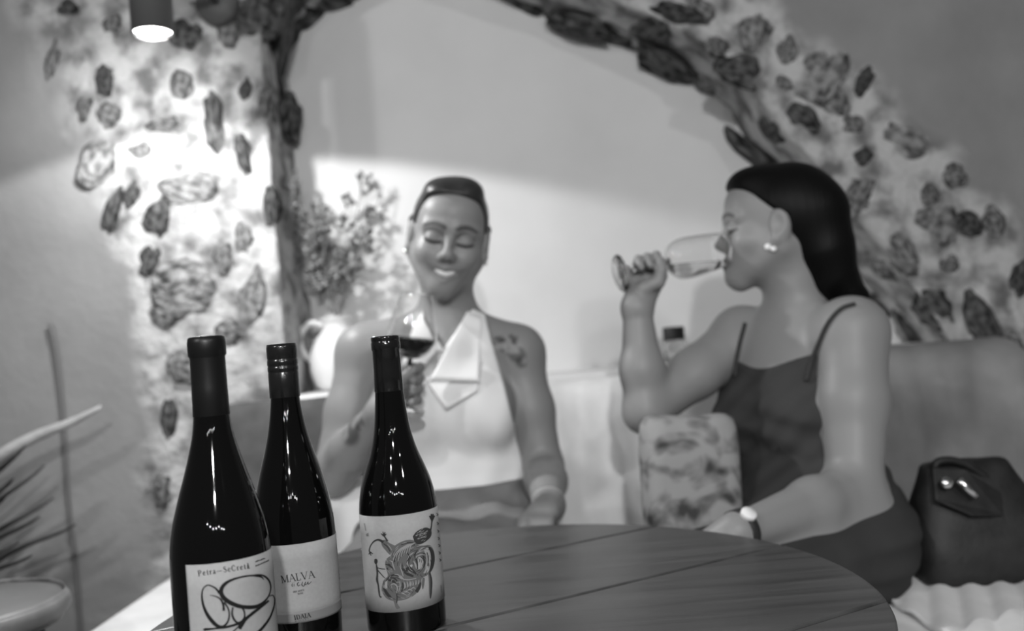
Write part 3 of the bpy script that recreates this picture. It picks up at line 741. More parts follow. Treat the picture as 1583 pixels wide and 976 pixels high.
# margin lettering running up the right edge and at the left corner
for i, (x, y) in enumerate(((644, 122), (648, 188), (651, 244), (655, 298), (659, 350), (662, 404), (666, 456))):
    pd.stroke([(x - 7, y - 10, 5), (x + 7, y, 5)], n=1); pd.stroke([(x + 7, y, 5), (x - 4, y + 10, 5)], n=1)
pd.build('engraved_darks', M['ink_grey'], lb3)
pw = Print(B3, .0410, *o3, k3)
pw.text('W', 120, 262, .2, .98, 22, 1.0)
for i in range(5): pw.stroke([(106 + i * 2, 190 + i * 11, 4), (116 + i * 2, 194 + i * 11, 4)], n=1)
pw.stroke([(672, 640, 6), (676, 694, 6)], n=1)
tag(pw.build('small_print', M['ink_mid'], lb3), kind='stuff')
# ================================================================== people: smooth implicit bodies, one mesh each
def axis_pts(segs):
    """segs: (start, end, step) consecutive -> non-uniform axis"""
    out = []
    for a, b, s in segs:
        n = max(1, int(round((b - a) / s))); out += list(a + (b - a) * np.arange(n) / n)
    out.append(segs[-1][1]); return np.array(out, np.float32)
class Grid:
    def __init__(s, xs, ys, zs):
        s.x, s.y, s.z = xs, ys, zs; s.shape = (len(xs), len(ys), len(zs))
    def new(s): return np.full(s.shape, .25, np.float32)
    def box(s, lo, hi):
        sl = []
        for ax, a, b in zip((s.x, s.y, s.z), lo, hi):
            i0, i1 = np.searchsorted(ax, a), np.searchsorted(ax, b); sl.append(slice(max(i0 - 1, 0), min(i1 + 1, len(ax))))
        return tuple(sl)
    def coords(s, sl): return s.x[sl[0]][:, None, None], s.y[sl[1]][None, :, None], s.z[sl[2]][None, None, :]
    def sample(s, A, p):
        out = []
        for ax, c in zip((s.x, s.y, s.z), p):
            i = int(np.clip(np.searchsorted(ax, c) - 1, 0, len(ax) - 2)); out.append((i, min(1, max(0, (c - ax[i]) / (ax[i + 1] - ax[i])))))
        (i, a), (j, b), (k, c) = out
        C = A[i:i + 2, j:j + 2, k:k + 2].astype(float); C = C[0] * (1 - a) + C[1] * a; C = C[0] * (1 - b) + C[1] * b
        return C[0] * (1 - c) + C[1] * c
def smin(a, b, k):
    h = np.maximum(k - np.abs(a - b), 0) / k; return np.minimum(a, b) - h * h * k * .25
def smax(a, b, k): return -smin(-a, -b, k)
MARG = .055
def _put(G, A, sl, d, k, op):
    if op == 'add': A[sl] = smin(A[sl], d.astype(np.float32), k)
    else: A[sl] = smax(A[sl], -d.astype(np.float32), k)
def cone(G, A, a, b, ra, rb, k=.02, op='add', frame=None, flat=(1, 1, 1)):
    a, b = np.array(a, float), np.array(b, float); R = max(ra, rb) / min(min(flat), 1) * max(1, max(flat)) + MARG
    sl = G.box(np.minimum(a, b) - R, np.maximum(a, b) + R); X, Y, Z = G.coords(sl)
    Fm = np.eye(3) if frame is None else np.array(frame, float)      # columns = axes
    S = (Fm / np.array(flat)).T                                       # to scaled local
    dx, dy, dz = X - a[0], Y - a[1], Z - a[2]
    q = [S[i, 0] * dx + S[i, 1] * dy + S[i, 2] * dz for i in range(3)]
    ba = S @ (b - a); l2 = ba @ ba + 1e-12
    t = np.clip((q[0] * ba[0] + q[1] * ba[1] + q[2] * ba[2]) / l2, 0, 1)
    d = np.sqrt((q[0] - t * ba[0]) ** 2 + (q[1] - t * ba[1]) ** 2 + (q[2] - t * ba[2]) ** 2) - (ra + (rb - ra) * t)
    _put(G, A, sl, d * min(1, min(flat)), k, op)
def ell(G, A, c, r, k=.02, op='add', frame=None):
    c = np.array(c, float); r = np.array(r, float); R = r.max() + MARG
    sl = G.box(c - R, c + R); X, Y, Z = G.coords(sl); Fm = np.eye(3) if frame is None else np.array(frame, float)
    dx, dy, dz = X - c[0], Y - c[1], Z - c[2]
    q = [Fm[0, i] * dx + Fm[1, i] * dy + Fm[2, i] * dz for i in range(3)]
    k0 = np.sqrt((q[0] / r[0]) ** 2 + (q[1] / r[1]) ** 2 + (q[2] / r[2]) ** 2)
    k1 = np.sqrt((q[0] / r[0] ** 2) ** 2 + (q[1] / r[1] ** 2) ** 2 + (q[2] / r[2] ** 2) ** 2) + 1e-9
    _put(G, A, sl, k0 * (k0 - 1) / k1, k, op)
def chain(G, A, pts, rads, k=.012):
    for i in range(len(pts) - 1): cone(G, A, pts[i], pts[i + 1], rads[i], rads[i + 1], k)
def surface_nets(G, A):
    ins = A < 0
    c = np.zeros(tuple(n - 1 for n in A.shape), np.int8)
    for i in (0, 1):
        for j in (0, 1):
            for k in (0, 1): c += ins[i:A.shape[0] - 1 + i, j:A.shape[1] - 1 + j, k:A.shape[2] - 1 + k]
    act = np.argwhere((c > 0) & (c < 8)); idx = np.full(c.shape, -1, np.int32); idx[tuple(act.T)] = np.arange(len(act))
    corner = np.array([(i, j, k) for i in (0, 1) for j in (0, 1) for k in (0, 1)])
    vals = np.stack([A[act[:, 0] + o[0], act[:, 1] + o[1], act[:, 2] + o[2]] for o in corner], 1).astype(np.float64)
    acc = np.zeros((len(act), 3)); cnt = np.zeros(len(act))
    for a in range(8):
        for b in range(a + 1, 8):
            if np.abs(corner[a] - corner[b]).sum() != 1: continue
            va, vb = vals[:, a], vals[:, b]; m = (va < 0) != (vb < 0)
            t = np.where(m, va / np.where(m, va - vb, 1), 0)
            acc += m[:, None] * (corner[a] + t[:, None] * (corner[b] - corner[a])); cnt += m
    f = acc / cnt[:, None]
    V = np.empty_like(f)
    for d, ax in enumerate((G.x, G.y, G.z)):
        V[:, d] = ax[act[:, d]] + f[:, d] * (ax[act[:, d] + 1] - ax[act[:, d]])
    Q = []
    for d in range(3):
        e, g = (d + 1) % 3, (d + 2) % 3
        s0 = [slice(1, -1)] * 3; s1 = [slice(1, -1)] * 3; s0[d] = slice(0, -1); s1[d] = slice(1, None)
        a0, a1 = ins[tuple(s0)], ins[tuple(s1)]
        P = np.argwhere(a0 != a1)
        if not len(P): continue
        flip = a1[tuple(P.T)]
        P = P.copy(); P[:, e] += 1; P[:, g] += 1
        def cell(de, dg):
            q = P.copy(); q[:, e] -= de; q[:, g] -= dg; return idx[tuple(q.T)]
        q = np.stack([cell(1, 1), cell(0, 1), cell(0, 0), cell(1, 0)], 1)
        q[flip] = q[flip][:, ::-1]; Q.append(q)
    Q = np.concatenate(Q); Q = Q[(Q >= 0).all(1)]
    return V, Q
def np_mesh(name, V, Q, m, parent, attr=None):
    me = bpy.data.meshes.new(name)
    me.vertices.add(len(V)); me.vertices.foreach_set('co', V.astype(np.float32).ravel())
    me.loops.add(Q.size); me.loops.foreach_set('vertex_index', Q.ravel().astype(np.int32))
    me.polygons.add(len(Q)); me.polygons.foreach_set('loop_start', np.arange(len(Q), dtype=np.int32) * 4)
    me.polygons.foreach_set('use_smooth', np.ones(len(Q), bool))
    me.update(calc_edges=True); me.validate()
    if attr:
        for k_, v_ in attr.items():
            a = me.attributes.new(k_, 'FLOAT', 'POINT'); a.data.foreach_set('value', v_.astype(np.float32))
    me.materials.append(m); return link(name, me, parent)
def hit(G, A, u, v, d0=1.0, d1=2.0, lift=0.0):
    r = ray(u, v); prev = None
    for d in np.arange(d0, d1, .004):
        p = CAM + r * d
        if not (G.x[0] < p[0] < G.x[-1] and G.y[0] < p[1] < G.y[-1] and G.z[0] < p[2] < G.z[-1]): prev = None; continue
        s = G.sample(A, p)
        if s < lift and prev is not None:
            a, b = prev[1], d
            for _ in range(10):
                m_ = (a + b) / 2
                if G.sample(A, CAM + r * m_) < lift: b = m_
                else: a = m_
            return CAM + r * b
        prev = (s, d)
    return None
def poly_sd(px_poly, Xg, Zg):
    """signed distance (negative inside) to a polygon in X,Z on grids"""
    P = np.array(px_poly, float); X, Z = np.meshgrid(Xg, Zg, indexing='ij')
    d = np.full(X.shape, 1e9); inside = np.zeros(X.shape, bool)
    for i in range(len(P)):
        a, b = P[i], P[(i + 1) % len(P)]; e = b - a; wx, wz = X - a[0], Z - a[1]
        t = np.clip((wx * e[0] + wz * e[1]) / (e @ e), 0, 1); d = np.minimum(d, (wx - e[0] * t) ** 2 + (wz - e[1] * t) ** 2)
        c = ((a[1] > Z) != (b[1] > Z)) & (X < (b[0] - a[0]) * (Z - a[1]) / (b[1] - a[1] + 1e-12) + a[0]); inside ^= c
    d = np.sqrt(d); return np.where(inside, -d, d).astype(np.float32)

def frame(fwd, up):
    f = np.array(fwd, float); f /= np.linalg.norm(f); u = np.array(up, float); u -= f * (u @ f); u /= np.linalg.norm(u)
    return np.stack([np.cross(f, u), f, u], 1)       # columns: right (of the head), forward, up
class Head:
    def __init__(s, o, fwd, up, k=1.0): s.o = np.array(o, float); s.M = frame(fwd, up); s.k = k
    def p(s, x, y, z): return s.o + s.k * (s.M @ np.array((x, y, z), float))
    def loc(s, V): return (V - s.o) @ s.M / s.k
def build_head(G, H, h, smile=0.0):
    E = lambda c, r, k=.02, op='add': ell(G, H, h.p(*c), np.array(r) * h.k, k * h.k, op, h.M)
    Cn = lambda a, b, ra, rb, k=.012, op='add': cone(G, H, h.p(*a), h.p(*b), ra * h.k, rb * h.k, k * h.k, op)
    E((0, -.018, .030), (.071, .092, .081), .01)
    E((0, .022, -.018), (.058, .062, .082), .03)
    E((0, .045, .045), (.052, .042, .045), .03)                       # forehead
    for s in (-1, 1):
        Cn((s * .056, -.004, -.045), (s * .010, .066, -.096), .020, .016, .03)   # jaw line
        E((s * .038, .052 , -.030), (.024, .027, .024), .022)           # cheekbone
        if smile: E((s * .034, .068, -.036), (.018, .016, .016), .016)  # cheek raised by the smile
        Cn((s * .012, .084, .020), (s * .044, .066, .017), .010, .010, .014)     # brow ridge
        E((s * .031, .094, -.002), (.017, .012, .011), .014, 'sub')   # socket
        E((s * .031, .074, -.003), (.0145, .0145, .0125), .004)       # closed lid over the eyeball
        Cn((s * .017, .084, -.0075), (s * .045, .0765, -.0075), .0028, .0022, .004)  # lash margin
        E((s * .0745, -.006, -.008), (.010, .019, .031), .008)        # ear
        E((s * .0835, .0, -.004), (.006, .010, .017), .006, 'sub')
        E((s * .076, .004, -.034), (.007, .008, .010), .006)          # lobe
        E((s * .0100, .0945, -.0350), (.0068, .0085, .0060), .006)        # nostril wing
    Cn((0, .083, .012), (0, .1015, -.028), .0068, .0085, .012)          # nose
    E((0, .1025, -.0305), (.0092, .0095, .0080), .008)
    E((0, .061, -.063), (.037, .030, .032), .025)                      # muzzle
    Cn((0, .074, -.094), (0, .070, -.098), .020, .018, .02)            # chin
    w = .024 + .007 * smile; lift = .008 * smile; mz = -.0065
    for s in (-1, 1):
        Cn((0, .0925, -.0545 + .0015 * smile + mz), (s * w, .077, -.060 + lift + mz), .0052 - .0012 * smile, .0028, .005)
        Cn((0, .0915, -.0685 - .0055 * smile + mz), (s * w, .077, -.060 + lift + mz), .0062, .003, .006)
    if smile:
        for s in (-1, 1): Cn((0, .098, -.0630 + mz), (s * .0200, .089, -.0560 + mz), .0066, .0028, .003, 'sub')
    else:
        Cn((-.02, .094, -.0612 + mz), (.02, .094, -.0612 + mz), .0016, .0016, .003, 'sub')
def paint_head(h, V, col, smile=0.0):
    q = h.loc(V); x, y, z = np.abs(q[:, 0]), q[:, 1], q[:, 2]
    face = y > .045
    def arc(x0, z0, x1, z1, bend, w, val, soft=.003):
        nonlocal col
        t = np.clip((x - x0) / (x1 - x0), 0, 1); zz = z0 + (z1 - z0) * t + bend * 4 * t * (1 - t)
        d = np.sqrt(np.maximum(0, np.abs(x - np.clip(x, min(x0, x1), max(x0, x1)))) ** 2 + (z - zz) ** 2)
        m = face * np.clip(1 - (d - w * (1 - .45 * t)) / soft, 0, 1); col *= 1 - m * (1 - val)
    arc(.013, .0205, .049, .0185, .005, .0034, .28)        # brow
    arc(.016, -.0085, .047, -.0075, -.0035, .0018, .12, .0025)  # lashes
    arc(.018, .004, .044, .003, .004, .003, .84, .006)    # lid crease, its shade painted in
    w = .024 + .008 * smile
    lip = face * np.clip(1 - (np.sqrt((x / (w + .003)) ** 2 + ((z + .0675 - .009 * smile * (x / w) ** 2) / (.0115 + .002 * smile)) ** 2) - 1) / .18, 0, 1)
    col *= 1 - lip * (.34 - .14 * smile)
    mo = face * np.clip(1 - (np.sqrt((x / (w)) ** 2 + ((z + .067 - .009 * smile * (x / w) ** 2) / (.0016 + .002 * smile)) ** 2) - 1) / .3, 0, 1)
    col *= 1 - mo * (.7 - .4 * smile)  # shade of the mouth gap painted in
    nos = np.clip(1 - (np.sqrt((x - .0065) ** 2 + (y - .100) ** 2 + (z + .041) ** 2) - .0028) / .002, 0, 1); col *= 1 - nos * .7  # nostril shade painted into the skin value
    return col
def spots(V, col, blobs, val=.35, freq=70, seed=0, thr=0.0):
    """ink drawn on skin: blotchy within small balls"""
    for c, r in blobs:
        if c is None: continue
        d = np.linalg.norm(V - c, axis=1); ii = np.where(d < r)[0]
        for i in ii:
            n = noise.noise(Vector(V[i] * freq) + Vector((seed, 0, 0)))
            m = min(1, max(0, (n - thr) * 5 + .5)) * min(1, (r - d[i]) / (r * .3)); col[i] *= 1 - m * (1 - val)
    return col
def hand(G, A, wrist, knuckles, rk, fingers, thumb, palm_r=.017):
    """palm as blended cones wrist->each knuckle, fingers and thumb as their own tapering chains"""
    for kp in knuckles: cone(G, A, wrist, kp, .020, palm_r * .78, .016)
    for f, r in zip(fingers, rk): chain(G, A, f, [r, r * .94, r * .86, r * .76][:len(f)], .005)
    chain(G, A, thumb, [.013, .011, .0095, .0080][:len(thumb)], .008)

# ------------------------------------------------------------------ woman in the white halter top
PA = lambda u, v, d: at(u, v, d)
hA = Head(at(694, 364, 1.685), (.07, -1.0, -.20), (.24, -.16, 1.0), .94)
c_ = hA.o
G1 = Grid(axis_pts([(-.42, c_[0] - .10, .0036), (c_[0] - .10, c_[0] + .10, .0022), (c_[0] + .10, .16, .0036)]),
          axis_pts([(1.10, 1.36, .008), (1.36, c_[1] - .14, .0036), (c_[1] - .14, c_[1] + .02, .0022), (c_[1] + .02, 1.86, .005)]),
          axis_pts([(0.0, .52, .010), (.52, 1.06, .0038), (1.06, 1.345, .0022)]))
T, A_, H, Lg, SB = G1.new(), G1.new(), G1.new(), G1.new(), G1.new()
build_head(G1, H, hA, 1.0)
nb_ = at(694, 506, 1.715)
cone(G1, H, hA.p(0, -.022, -.05), nb_, .050, .050, .03)
# torso
chest = at(694, 612, 1.715); waist = at(697, 735, 1.72); pelv = at(700, 800, 1.71)
cone(G1, T, at(690, 560, 1.72), chest, .098, .112, .03, flat=(1.12, .78, 1))
cone(G1, T, chest, waist, .112, .100, .03, flat=(1.12, .80, 1))
cone(G1, T, waist, pelv, .106, .128, .04, flat=(1.16, .84, 1))
for s in (-1, 1):
    ell(G1, T, chest + np.array([s * .062, -.072, -.028]), (.058, .048, .055), .035)
sL, sR = at(563, 548, 1.70), at(799, 548, 1.715)
for q in (sL, sR):
    cone(G1, SB, nb_ + np.array([0, .005, .010]), q + np.array([0, .0, .008]), .040, .044, .03)
    cone(G1, SB, at(690, 560, 1.71), q, .07, .046, .03)
# clavicles
for q in (sL, sR): cone(G1, SB, at(690, 530, 1.655), q * .8 + nb_ * .2 + np.array([0, -.045, .0]), .010, .008, .02)
# her arm on the side of the wall (hanging down to the table edge)
eR, wR = at(841, 722, 1.675), at(848, 782, 1.52)
chain(G1, A_, [sR, (sR * .5 + eR * .5), eR], [.048, .043, .035], .02); chain(G1, A_, [eR, eR * .6 + wR * .4, wR], [.035, .037, .025], .015)
kn = [at(826 + 9 * i, 795 - 1.5 * i, 1.452) for i in range(4)]
fg = [[kn[i], at(822 + 9 * i, 806, 1.43), at(822 + 9 * i, 822, 1.422), at(823 + 8 * i, 838, 1.43)] for i in range(4)]
hand(G1, A_, wR, kn, [.0085, .009, .009, .0085], fg, [at(838, 790, 1.49), at(822, 799, 1.462), at(811, 806, 1.44), at(806, 815, 1.43)])
# her arm holding the glass
eL, wL = at(517, 733, 1.625), at(590, 640, 1.515)
chain(G1, A_, [sL, sL * .5 + eL * .5, eL], [.048, .043, .037], .02); chain(G1, A_, [eL, eL * .6 + wL * .4, wL], [.038, .040, .026], .015)
stem = lambda v: at(634 + (555 - v) * .10, v, 1.505)
kn, fg = [], []
for i in range(4):
    v = 566 + 17 * i
    k_ = at(603 - 2 * i, v + 10, 1.53); kn.append(k_)
    fg.append([k_, at(630, v + 1, 1.535), at(650 - i, v + 2, 1.512), at(640 - i, v + 6, 1.488)])
hand(G1, A_, wL, kn, [.0085, .009, .009, .008], fg, [at(596, 628, 1.50), at(603, 606, 1.482), at(617, 590, 1.478), at(630, 578, 1.484)])
# legs under the table
for s in (-1, 1):
    hp = pelv + np.array([s * .085, -.02, -.055]); kp = np.array([pelv[0] + s * .12, 1.24, .585]); an = np.array([pelv[0] + s * .11, 1.30, .09])
    hp[2] = .655
    cone(G1, Lg, hp, kp, .082, .056, .03); chain(G1, Lg, [kp, kp * .6 + an * .4, an], [.054, .050, .036], .02)
    cone(G1, Lg, an + np.array([0, .02, -.045]), an + np.array([s * .02, -.13, -.062]), .034, .026, .02)
ell(G1, Lg, (pelv[0], pelv[1] + .02, .66), (.17, .12, .10), .04)
ell(G1, Lg, (pelv[0], 1.52, .642), (.13, .17, .062), .05)
A_ = smin(A_, SB, .022)
body = smin(smin(T, A_, .012), smin(H, Lg, .02), .03)
W1 = empty('person', (pelv[0], pelv[1], .565))
tag(W1, 'smiling woman in a white halter top looking down at her red wine', 'person')
V, Q = surface_nets(G1, body)
col = paint_head(hA, V, np.ones(len(V)), 1.0)
S_ = lambda u, v: hit(G1, body, u, v, 1.3, 1.9)
col = spots(V, col, [(S_(772, 528), .014), (S_(785, 535), .020), (S_(800, 548), .019), (S_(806, 560), .013), (S_(792, 524), .012)], .42, 85, 3, -.05)
col = spots(V, col, [(S_(541, 668), .027), (S_(556, 655), .014)], .40, 60, 9, -.12)
np_mesh('body', V, Q, M['skin'], W1, {'pigment_shade': col})
del V, Q
# hair: combed back flat, parted, small twist on top
def loc_grid(G, h):
    X, Y, Z = G.x[:, None, None] - h.o[0], G.y[None, :, None] - h.o[1], G.z[None, None, :] - h.o[2]
    return [(X * h.M[0, i] + Y * h.M[1, i] + Z * h.M[2, i]) / h.k for i in range(3)]
def sub(G, lo, hi):
    sl = G.box(lo, hi); return Grid(G.x[sl[0]], G.y[sl[1]], G.z[sl[2]]), sl
g1, sl = sub(G1, c_ - .16, c_ + .16)
qx, qy, qz = loc_grid(g1, hA)
hs = H[sl].copy() - .0045
ell(g1, hs, hA.p(-.020, .026, .094), np.array((.030, .040, .020)) * hA.k, .025, 'add', hA.M)
ell(g1, hs, hA.p(.030, .026, .086), np.array((.026, .040, .018)) * hA.k, .025, 'add', hA.M)
ell(g1, hs, hA.p(0, -.105, .035), np.array((.036, .034, .036)) * hA.k, .02, 'add', hA.M)
ylim = np.interp(qz, [-.06, -.012, -.005, .02, .045, .072, .086, .12], [-.03, -.026, -.006, .022, .040, .056, .080, .12]).astype(np.float32)
cut = np.maximum(qy - ylim, -(qz + .055)) * .8
for s in (-1, 1): ell(g1, hs, hA.p(s * .084, .004, -.014), np.array((.022, .030, .036)) * hA.k, .006, 'sub', hA.M)
hs = smax(hs, cut.astype(np.float32), .006)
V, Q = surface_nets(g1, hs); np_mesh('hair', V, Q, M['hair_brown'], W1)
# teeth
vs, fs = [], []
for i in range(17):
    a = (i - 8) / 8
    for z, y in ((-.0625 + .0050 * a * a, .0900), (-.0728 + .0105 * a * a, .0895)): vs.append(hA.p(a * .0215, y - .0085 * a * a, z))
fs = [(2 * i, 2 * i + 1, 2 * i + 3, 2 * i + 2) for i in range(16)]
o = mesh('teeth', vs, fs, M['teeth'], W1); mod(o, 'SOLIDIFY', thickness=.003)
for s in (-1, 1):
    p_ = hA.p(s * .079, .006, -.044); lathe('earring', [(.0003, -.005), (.004, -.002), (.0045, .001), (.0003, .005)], p_, (0, 0, 1), M['metal'], W1, 16)
# halter top
XZ = lambda u, v, d=1.64: (lambda p: (p[0], p[2]))(at(u, v, d))
top_poly = [XZ(*q) for q in ((729, 476), (748, 484), (760, 530), (781, 600), (800, 680), (826, 752), (570, 764), (588, 690), (604, 620), (624, 552), (638, 500), (652, 478), (657, 500), (686, 540))]
tg = smin(T, SB, .02)
tg = smin(tg, np.maximum(H, (G1.z[None, None, :] - float(at(690, 470, 1.7)[2]))), .012)
rg_ = poly_sd(top_poly, G1.x, G1.z)[:, None, :]
Xg, Yg, Zg = G1.x[:, None, None], G1.y[None, :, None], G1.z[None, None, :]
fold = (.0016 * np.sin((Xg * 1.0 + Zg * .55) * 70) + .0012 * np.sin((Xg * .8 - Zg * .3) * 120 + 1)).astype(np.float32)
tt_ = smin(T, tg, .01) - .0065 + fold
topf = smax(tt_, np.broadcast_to(rg_, tt_.shape), .004)
V, Q = surface_nets(G1, topf); TOPO = np_mesh('halter_top', V, Q, M['top_white'], W1)
def flap(name, poly, lift, m, parent, nn=14, th=.003):
    """a flap of cloth lying on the garment: traced outline, projected on it and lifted"""
    P = np.array(poly, float)
    # ruled patch between left and right chains of a quad (4 corners)
    vs, fs = [], []
    for i in range(nn + 1):
        a = i / nn; l = P[0] * (1 - a) + P[3] * a; r_ = P[1] * (1 - a) + P[2] * a
        for j in range(nn + 1):
            b = j / nn; u, v = l * (1 - b) + r_ * b
            p_ = hit(G1, topf, u, v, 1.4, 1.85, lift * (.5 + .5 * a))
            if p_ is None: p_ = at(u, v, 1.63)
            vs.append(p_)
    V_ = np.array(vs).reshape(nn + 1, nn + 1, 3)
    for _ in range(3):
        V_[1:-1, 1:-1] = (V_[:-2, 1:-1] + V_[2:, 1:-1] + V_[1:-1, :-2] + V_[1:-1, 2:]) / 4
        for e_ in ((slice(1, -1), 0), (slice(1, -1), -1)): V_[e_] = V_[e_] * .5 + (V_[:-2, e_[1]] + V_[2:, e_[1]]) * .25
        for e_ in ((0, slice(1, -1)), (-1, slice(1, -1))): V_[e_] = V_[e_] * .5 + (V_[e_[0], :-2] + V_[e_[0], 2:]) * .25
    vs = V_.reshape(-1, 3)
    n1 = nn + 1
    for i in range(nn):
        for j in range(nn): fs.append((i * n1 + j, i * n1 + j + 1, (i + 1) * n1 + j + 1, (i + 1) * n1 + j))
    o = mesh(name, vs, fs, m, parent); mod(o, 'SOLIDIFY', thickness=th, offset=0); return o
flap('cowl', [(640, 560), (746, 560), (738, 604), (690, 634)], .010, M['top_white'], TOPO)
flap('lapel', [(722, 482), (744, 490), (741, 590), (664, 589)], .020, M['top_white'], TOPO)
flap('lapel', [(640, 500), (655, 492), (684, 540), (632, 590)], .014, M['top_white'], TOPO)
# trousers
lowg = smin(T, Lg, .05) - .014
wob = (.003 * np.sin((Xg * .9 + Yg * .6 + Zg * 1.2) * 60) + .002 * np.sin((Xg - Zg) * 90)).astype(np.float32)
hem = at(700, 752, 1.64)[2]
lowf = smax(lowg + wob, np.maximum(Zg - hem, .11 - Zg).astype(np.float32) + 0 * lowg, .004)
V, Q = surface_nets(G1, lowf); np_mesh('trousers', V, Q, M['trousers'], W1)
# bracelet
M['bangle'] = mat('bangle', .38, .3)
ax_ = (wR - eR) / np.linalg.norm(wR - eR)
ob = lathe('bracelet', [(.0275, -.004), (.0295, -.003), (.0298, .003), (.0275, .004), (.0272, 0), (.0275, -.004)], wR - ax_ * .008, tuple(ax_), M['bangle'], W1, 40)
del SB, T, A_, H, Lg, body, topf, lowf, tg, tt_, lowg, wob, fold

# ------------------------------------------------------------------ woman drinking, in the dark strap dress
hB = Head(at(1196, 350, 1.615), (-.96, .20, .03), (.13, .0, 1.0), .93)
c_ = hB.o
sl_, sr_ = at(1317, 516, 1.50), at(1147, 522, 1.68)          # her left (near) and right shoulder
G2 = Grid(axis_pts([(.12, .66, .0030)]),
          axis_pts([(.86, 1.16, .010), (1.16, 1.46, .0046), (1.46, 1.76, .0030), (1.76, 1.86, .005)]),
          axis_pts([(0.0, .50, .012), (.50, .98, .0042), (.98, 1.335, .0024)]))
T, A_, H, Lg, SB = G2.new(), G2.new(), G2.new(), G2.new(), G2.new()
build_head(G2, H, hB, 0.0)
nbB = at(1232, 512, 1.615)
cone(G2, H, hB.p(0, -.028, -.045), nbB, .051, .054, .03)
sv = sl_ - sr_; sv[2] = 0; sv /= np.linalg.norm(sv)
tf = np.array([sv[1], -sv[0], 0]); tf = tf if tf[1] < 0 else -tf   # torso faces left and forward
TF = np.stack([sv, tf, np.array([0, 0, 1.])], 1)
chB = at(1230, 612, 1.60); waB = at(1243, 722, 1.575); peB = at(1268, 850, 1.50)
cone(G2, T, at(1230, 560, 1.605), chB, .100, .112, .03, frame=TF, flat=(1.12, .80, 1))
cone(G2, T, chB, waB, .110, .096, .03, frame=TF, flat=(1.10, .84, 1))
cone(G2, T, waB, peB, .102, .118, .04, frame=TF, flat=(1.12, .95, 1))
for s in (-1, 1): ell(G2, T, chB + sv * s * .058 + tf * .064 + np.array([0, 0, -.035]), (.056, .050, .054), .035, 'add', TF)
for q in (sl_, sr_):
    cone(G2, SB, nbB + np.array([0, .006, .0]), q + np.array([0, 0, .006]), .040, .047, .03)
    cone(G2, SB, at(1230, 575, 1.605), q, .072, .048, .03)
    cone(G2, SB, nbB + tf * .050 + np.array([0, 0, -.038]), q * .75 + nbB * .25 + tf * .045 + np.array([0, 0, -.012]), .009, .008, .018)
eB, wB = at(1322, 756, 1.42), at(1140, 823, 1.262)
chain(G2, A_, [sl_, sl_ * .55 + eB * .45, eB], [.057, .053, .041], .02); chain(G2, A_, [eB, eB * .62 + wB * .38, wB], [.040, .038, .024], .02)
kn = [wB + np.array([-.075 - .004 * i, -.005 + .017 * i, -.03 - .006 * i]) for i in range(4)]
fg = [[k_, k_ + np.array([-.035, 0, -.018]), k_ + np.array([-.05, 0, -.04]), k_ + np.array([-.052, 0, -.058])] for k_ in kn]
hand(G2, A_, wB, kn, [.0085, .009, .009, .008], fg, [wB + np.array([-.02, -.02, -.01]), wB + np.array([-.045, -.034, -.02]), wB + np.array([-.066, -.040, -.032])])
eC, wC = at(998, 636, 1.565), at(985, 476, 1.585)
chain(G2, A_, [sr_, sr_ * .5 + eC * .5, eC], [.050, .044, .037], .02); chain(G2, A_, [eC, eC * .6 + wC * .4, wC], [.036, .036, .0245], .02)
# glass axis: foot to rim
gf, gr = at(958, 423, 1.575), at(1117, 386, 1.628)
ga = (gr - gf) / np.linalg.norm(gr - gf)
def st_(t): return gf + ga * t
gl_len = np.linalg.norm(gr - gf)
back = np.array([0, 1., 0]); upv = np.array([0, 0, 1.]) - ga * ga[2]; upv /= np.linalg.norm(upv)
kn, fg = [], []
for i in range(4):
    t = .022 + .0175 * i
    b = st_(t)
    k_ = b + back * .022 - upv * .016 + ga * .002; kn.append(k_)
    fg.append([k_, b + back * .020 + upv * .010, b - back * .002 + upv * .0165, b - back * .0165 + upv * .001])
# little finger lies lower and outside
fg[0] = [kn[0], st_(.016) + back * .012 + upv * .004, st_(.012) - back * .010 + upv * .002, st_(.010) - back * .016 - upv * .018]
hand(G2, A_, wC, [k_ - upv * .004 for k_ in kn], [.0078, .0085, .009, .0088], fg,
     [wC * .55 + st_(.055) * .45 - back * .012, st_(.064) - upv * .030 - back * .016, st_(.074) - upv * .012 - back * .018, st_(.080) + upv * .001 - back * .0135], .018)
# legs: seated, knees under the table
for s in (-1, 1):
    hp = np.array([peB[0], peB[1], .655]) + sv * s * .070; kp = hp + tf * .40 + np.array([0, 0, -.06]); an = kp + np.array([.02, .06, -.50])
    kp = np.maximum(kp, [.16, .95, 0]); an = np.maximum(an, [.17, .95, .07])
    cone(G2, Lg, hp, kp, .078, .058, .03); chain(G2, Lg, [kp, kp * .6 + an * .4, an], [.055, .050, .036], .02)
    cone(G2, Lg, an + np.array([0, 0, -.03]), an + tf * .12 * .5 + np.array([0, 0, -.045]), .032, .024, .02)
ell(G2, Lg, (peB[0] + .015, peB[1] + .0, .665), (.118, .125, .105), .05, 'add', TF)
A_ = smin(A_, SB, .022)
body = smin(smin(T, A_, .012), smin(H, Lg, .02), .03)
W2 = empty('person', (peB[0], peB[1], .565))
tag(W2, 'woman with long dark hair in a dark strap dress drinking white wine', 'person')
V, Q = surface_nets(G2, body)
col = paint_head(hB, V, np.ones(len(V)), 0.0)
np_mesh('body', V, Q, M['skin_b'], W2, {'pigment_shade': col})
del V, Q
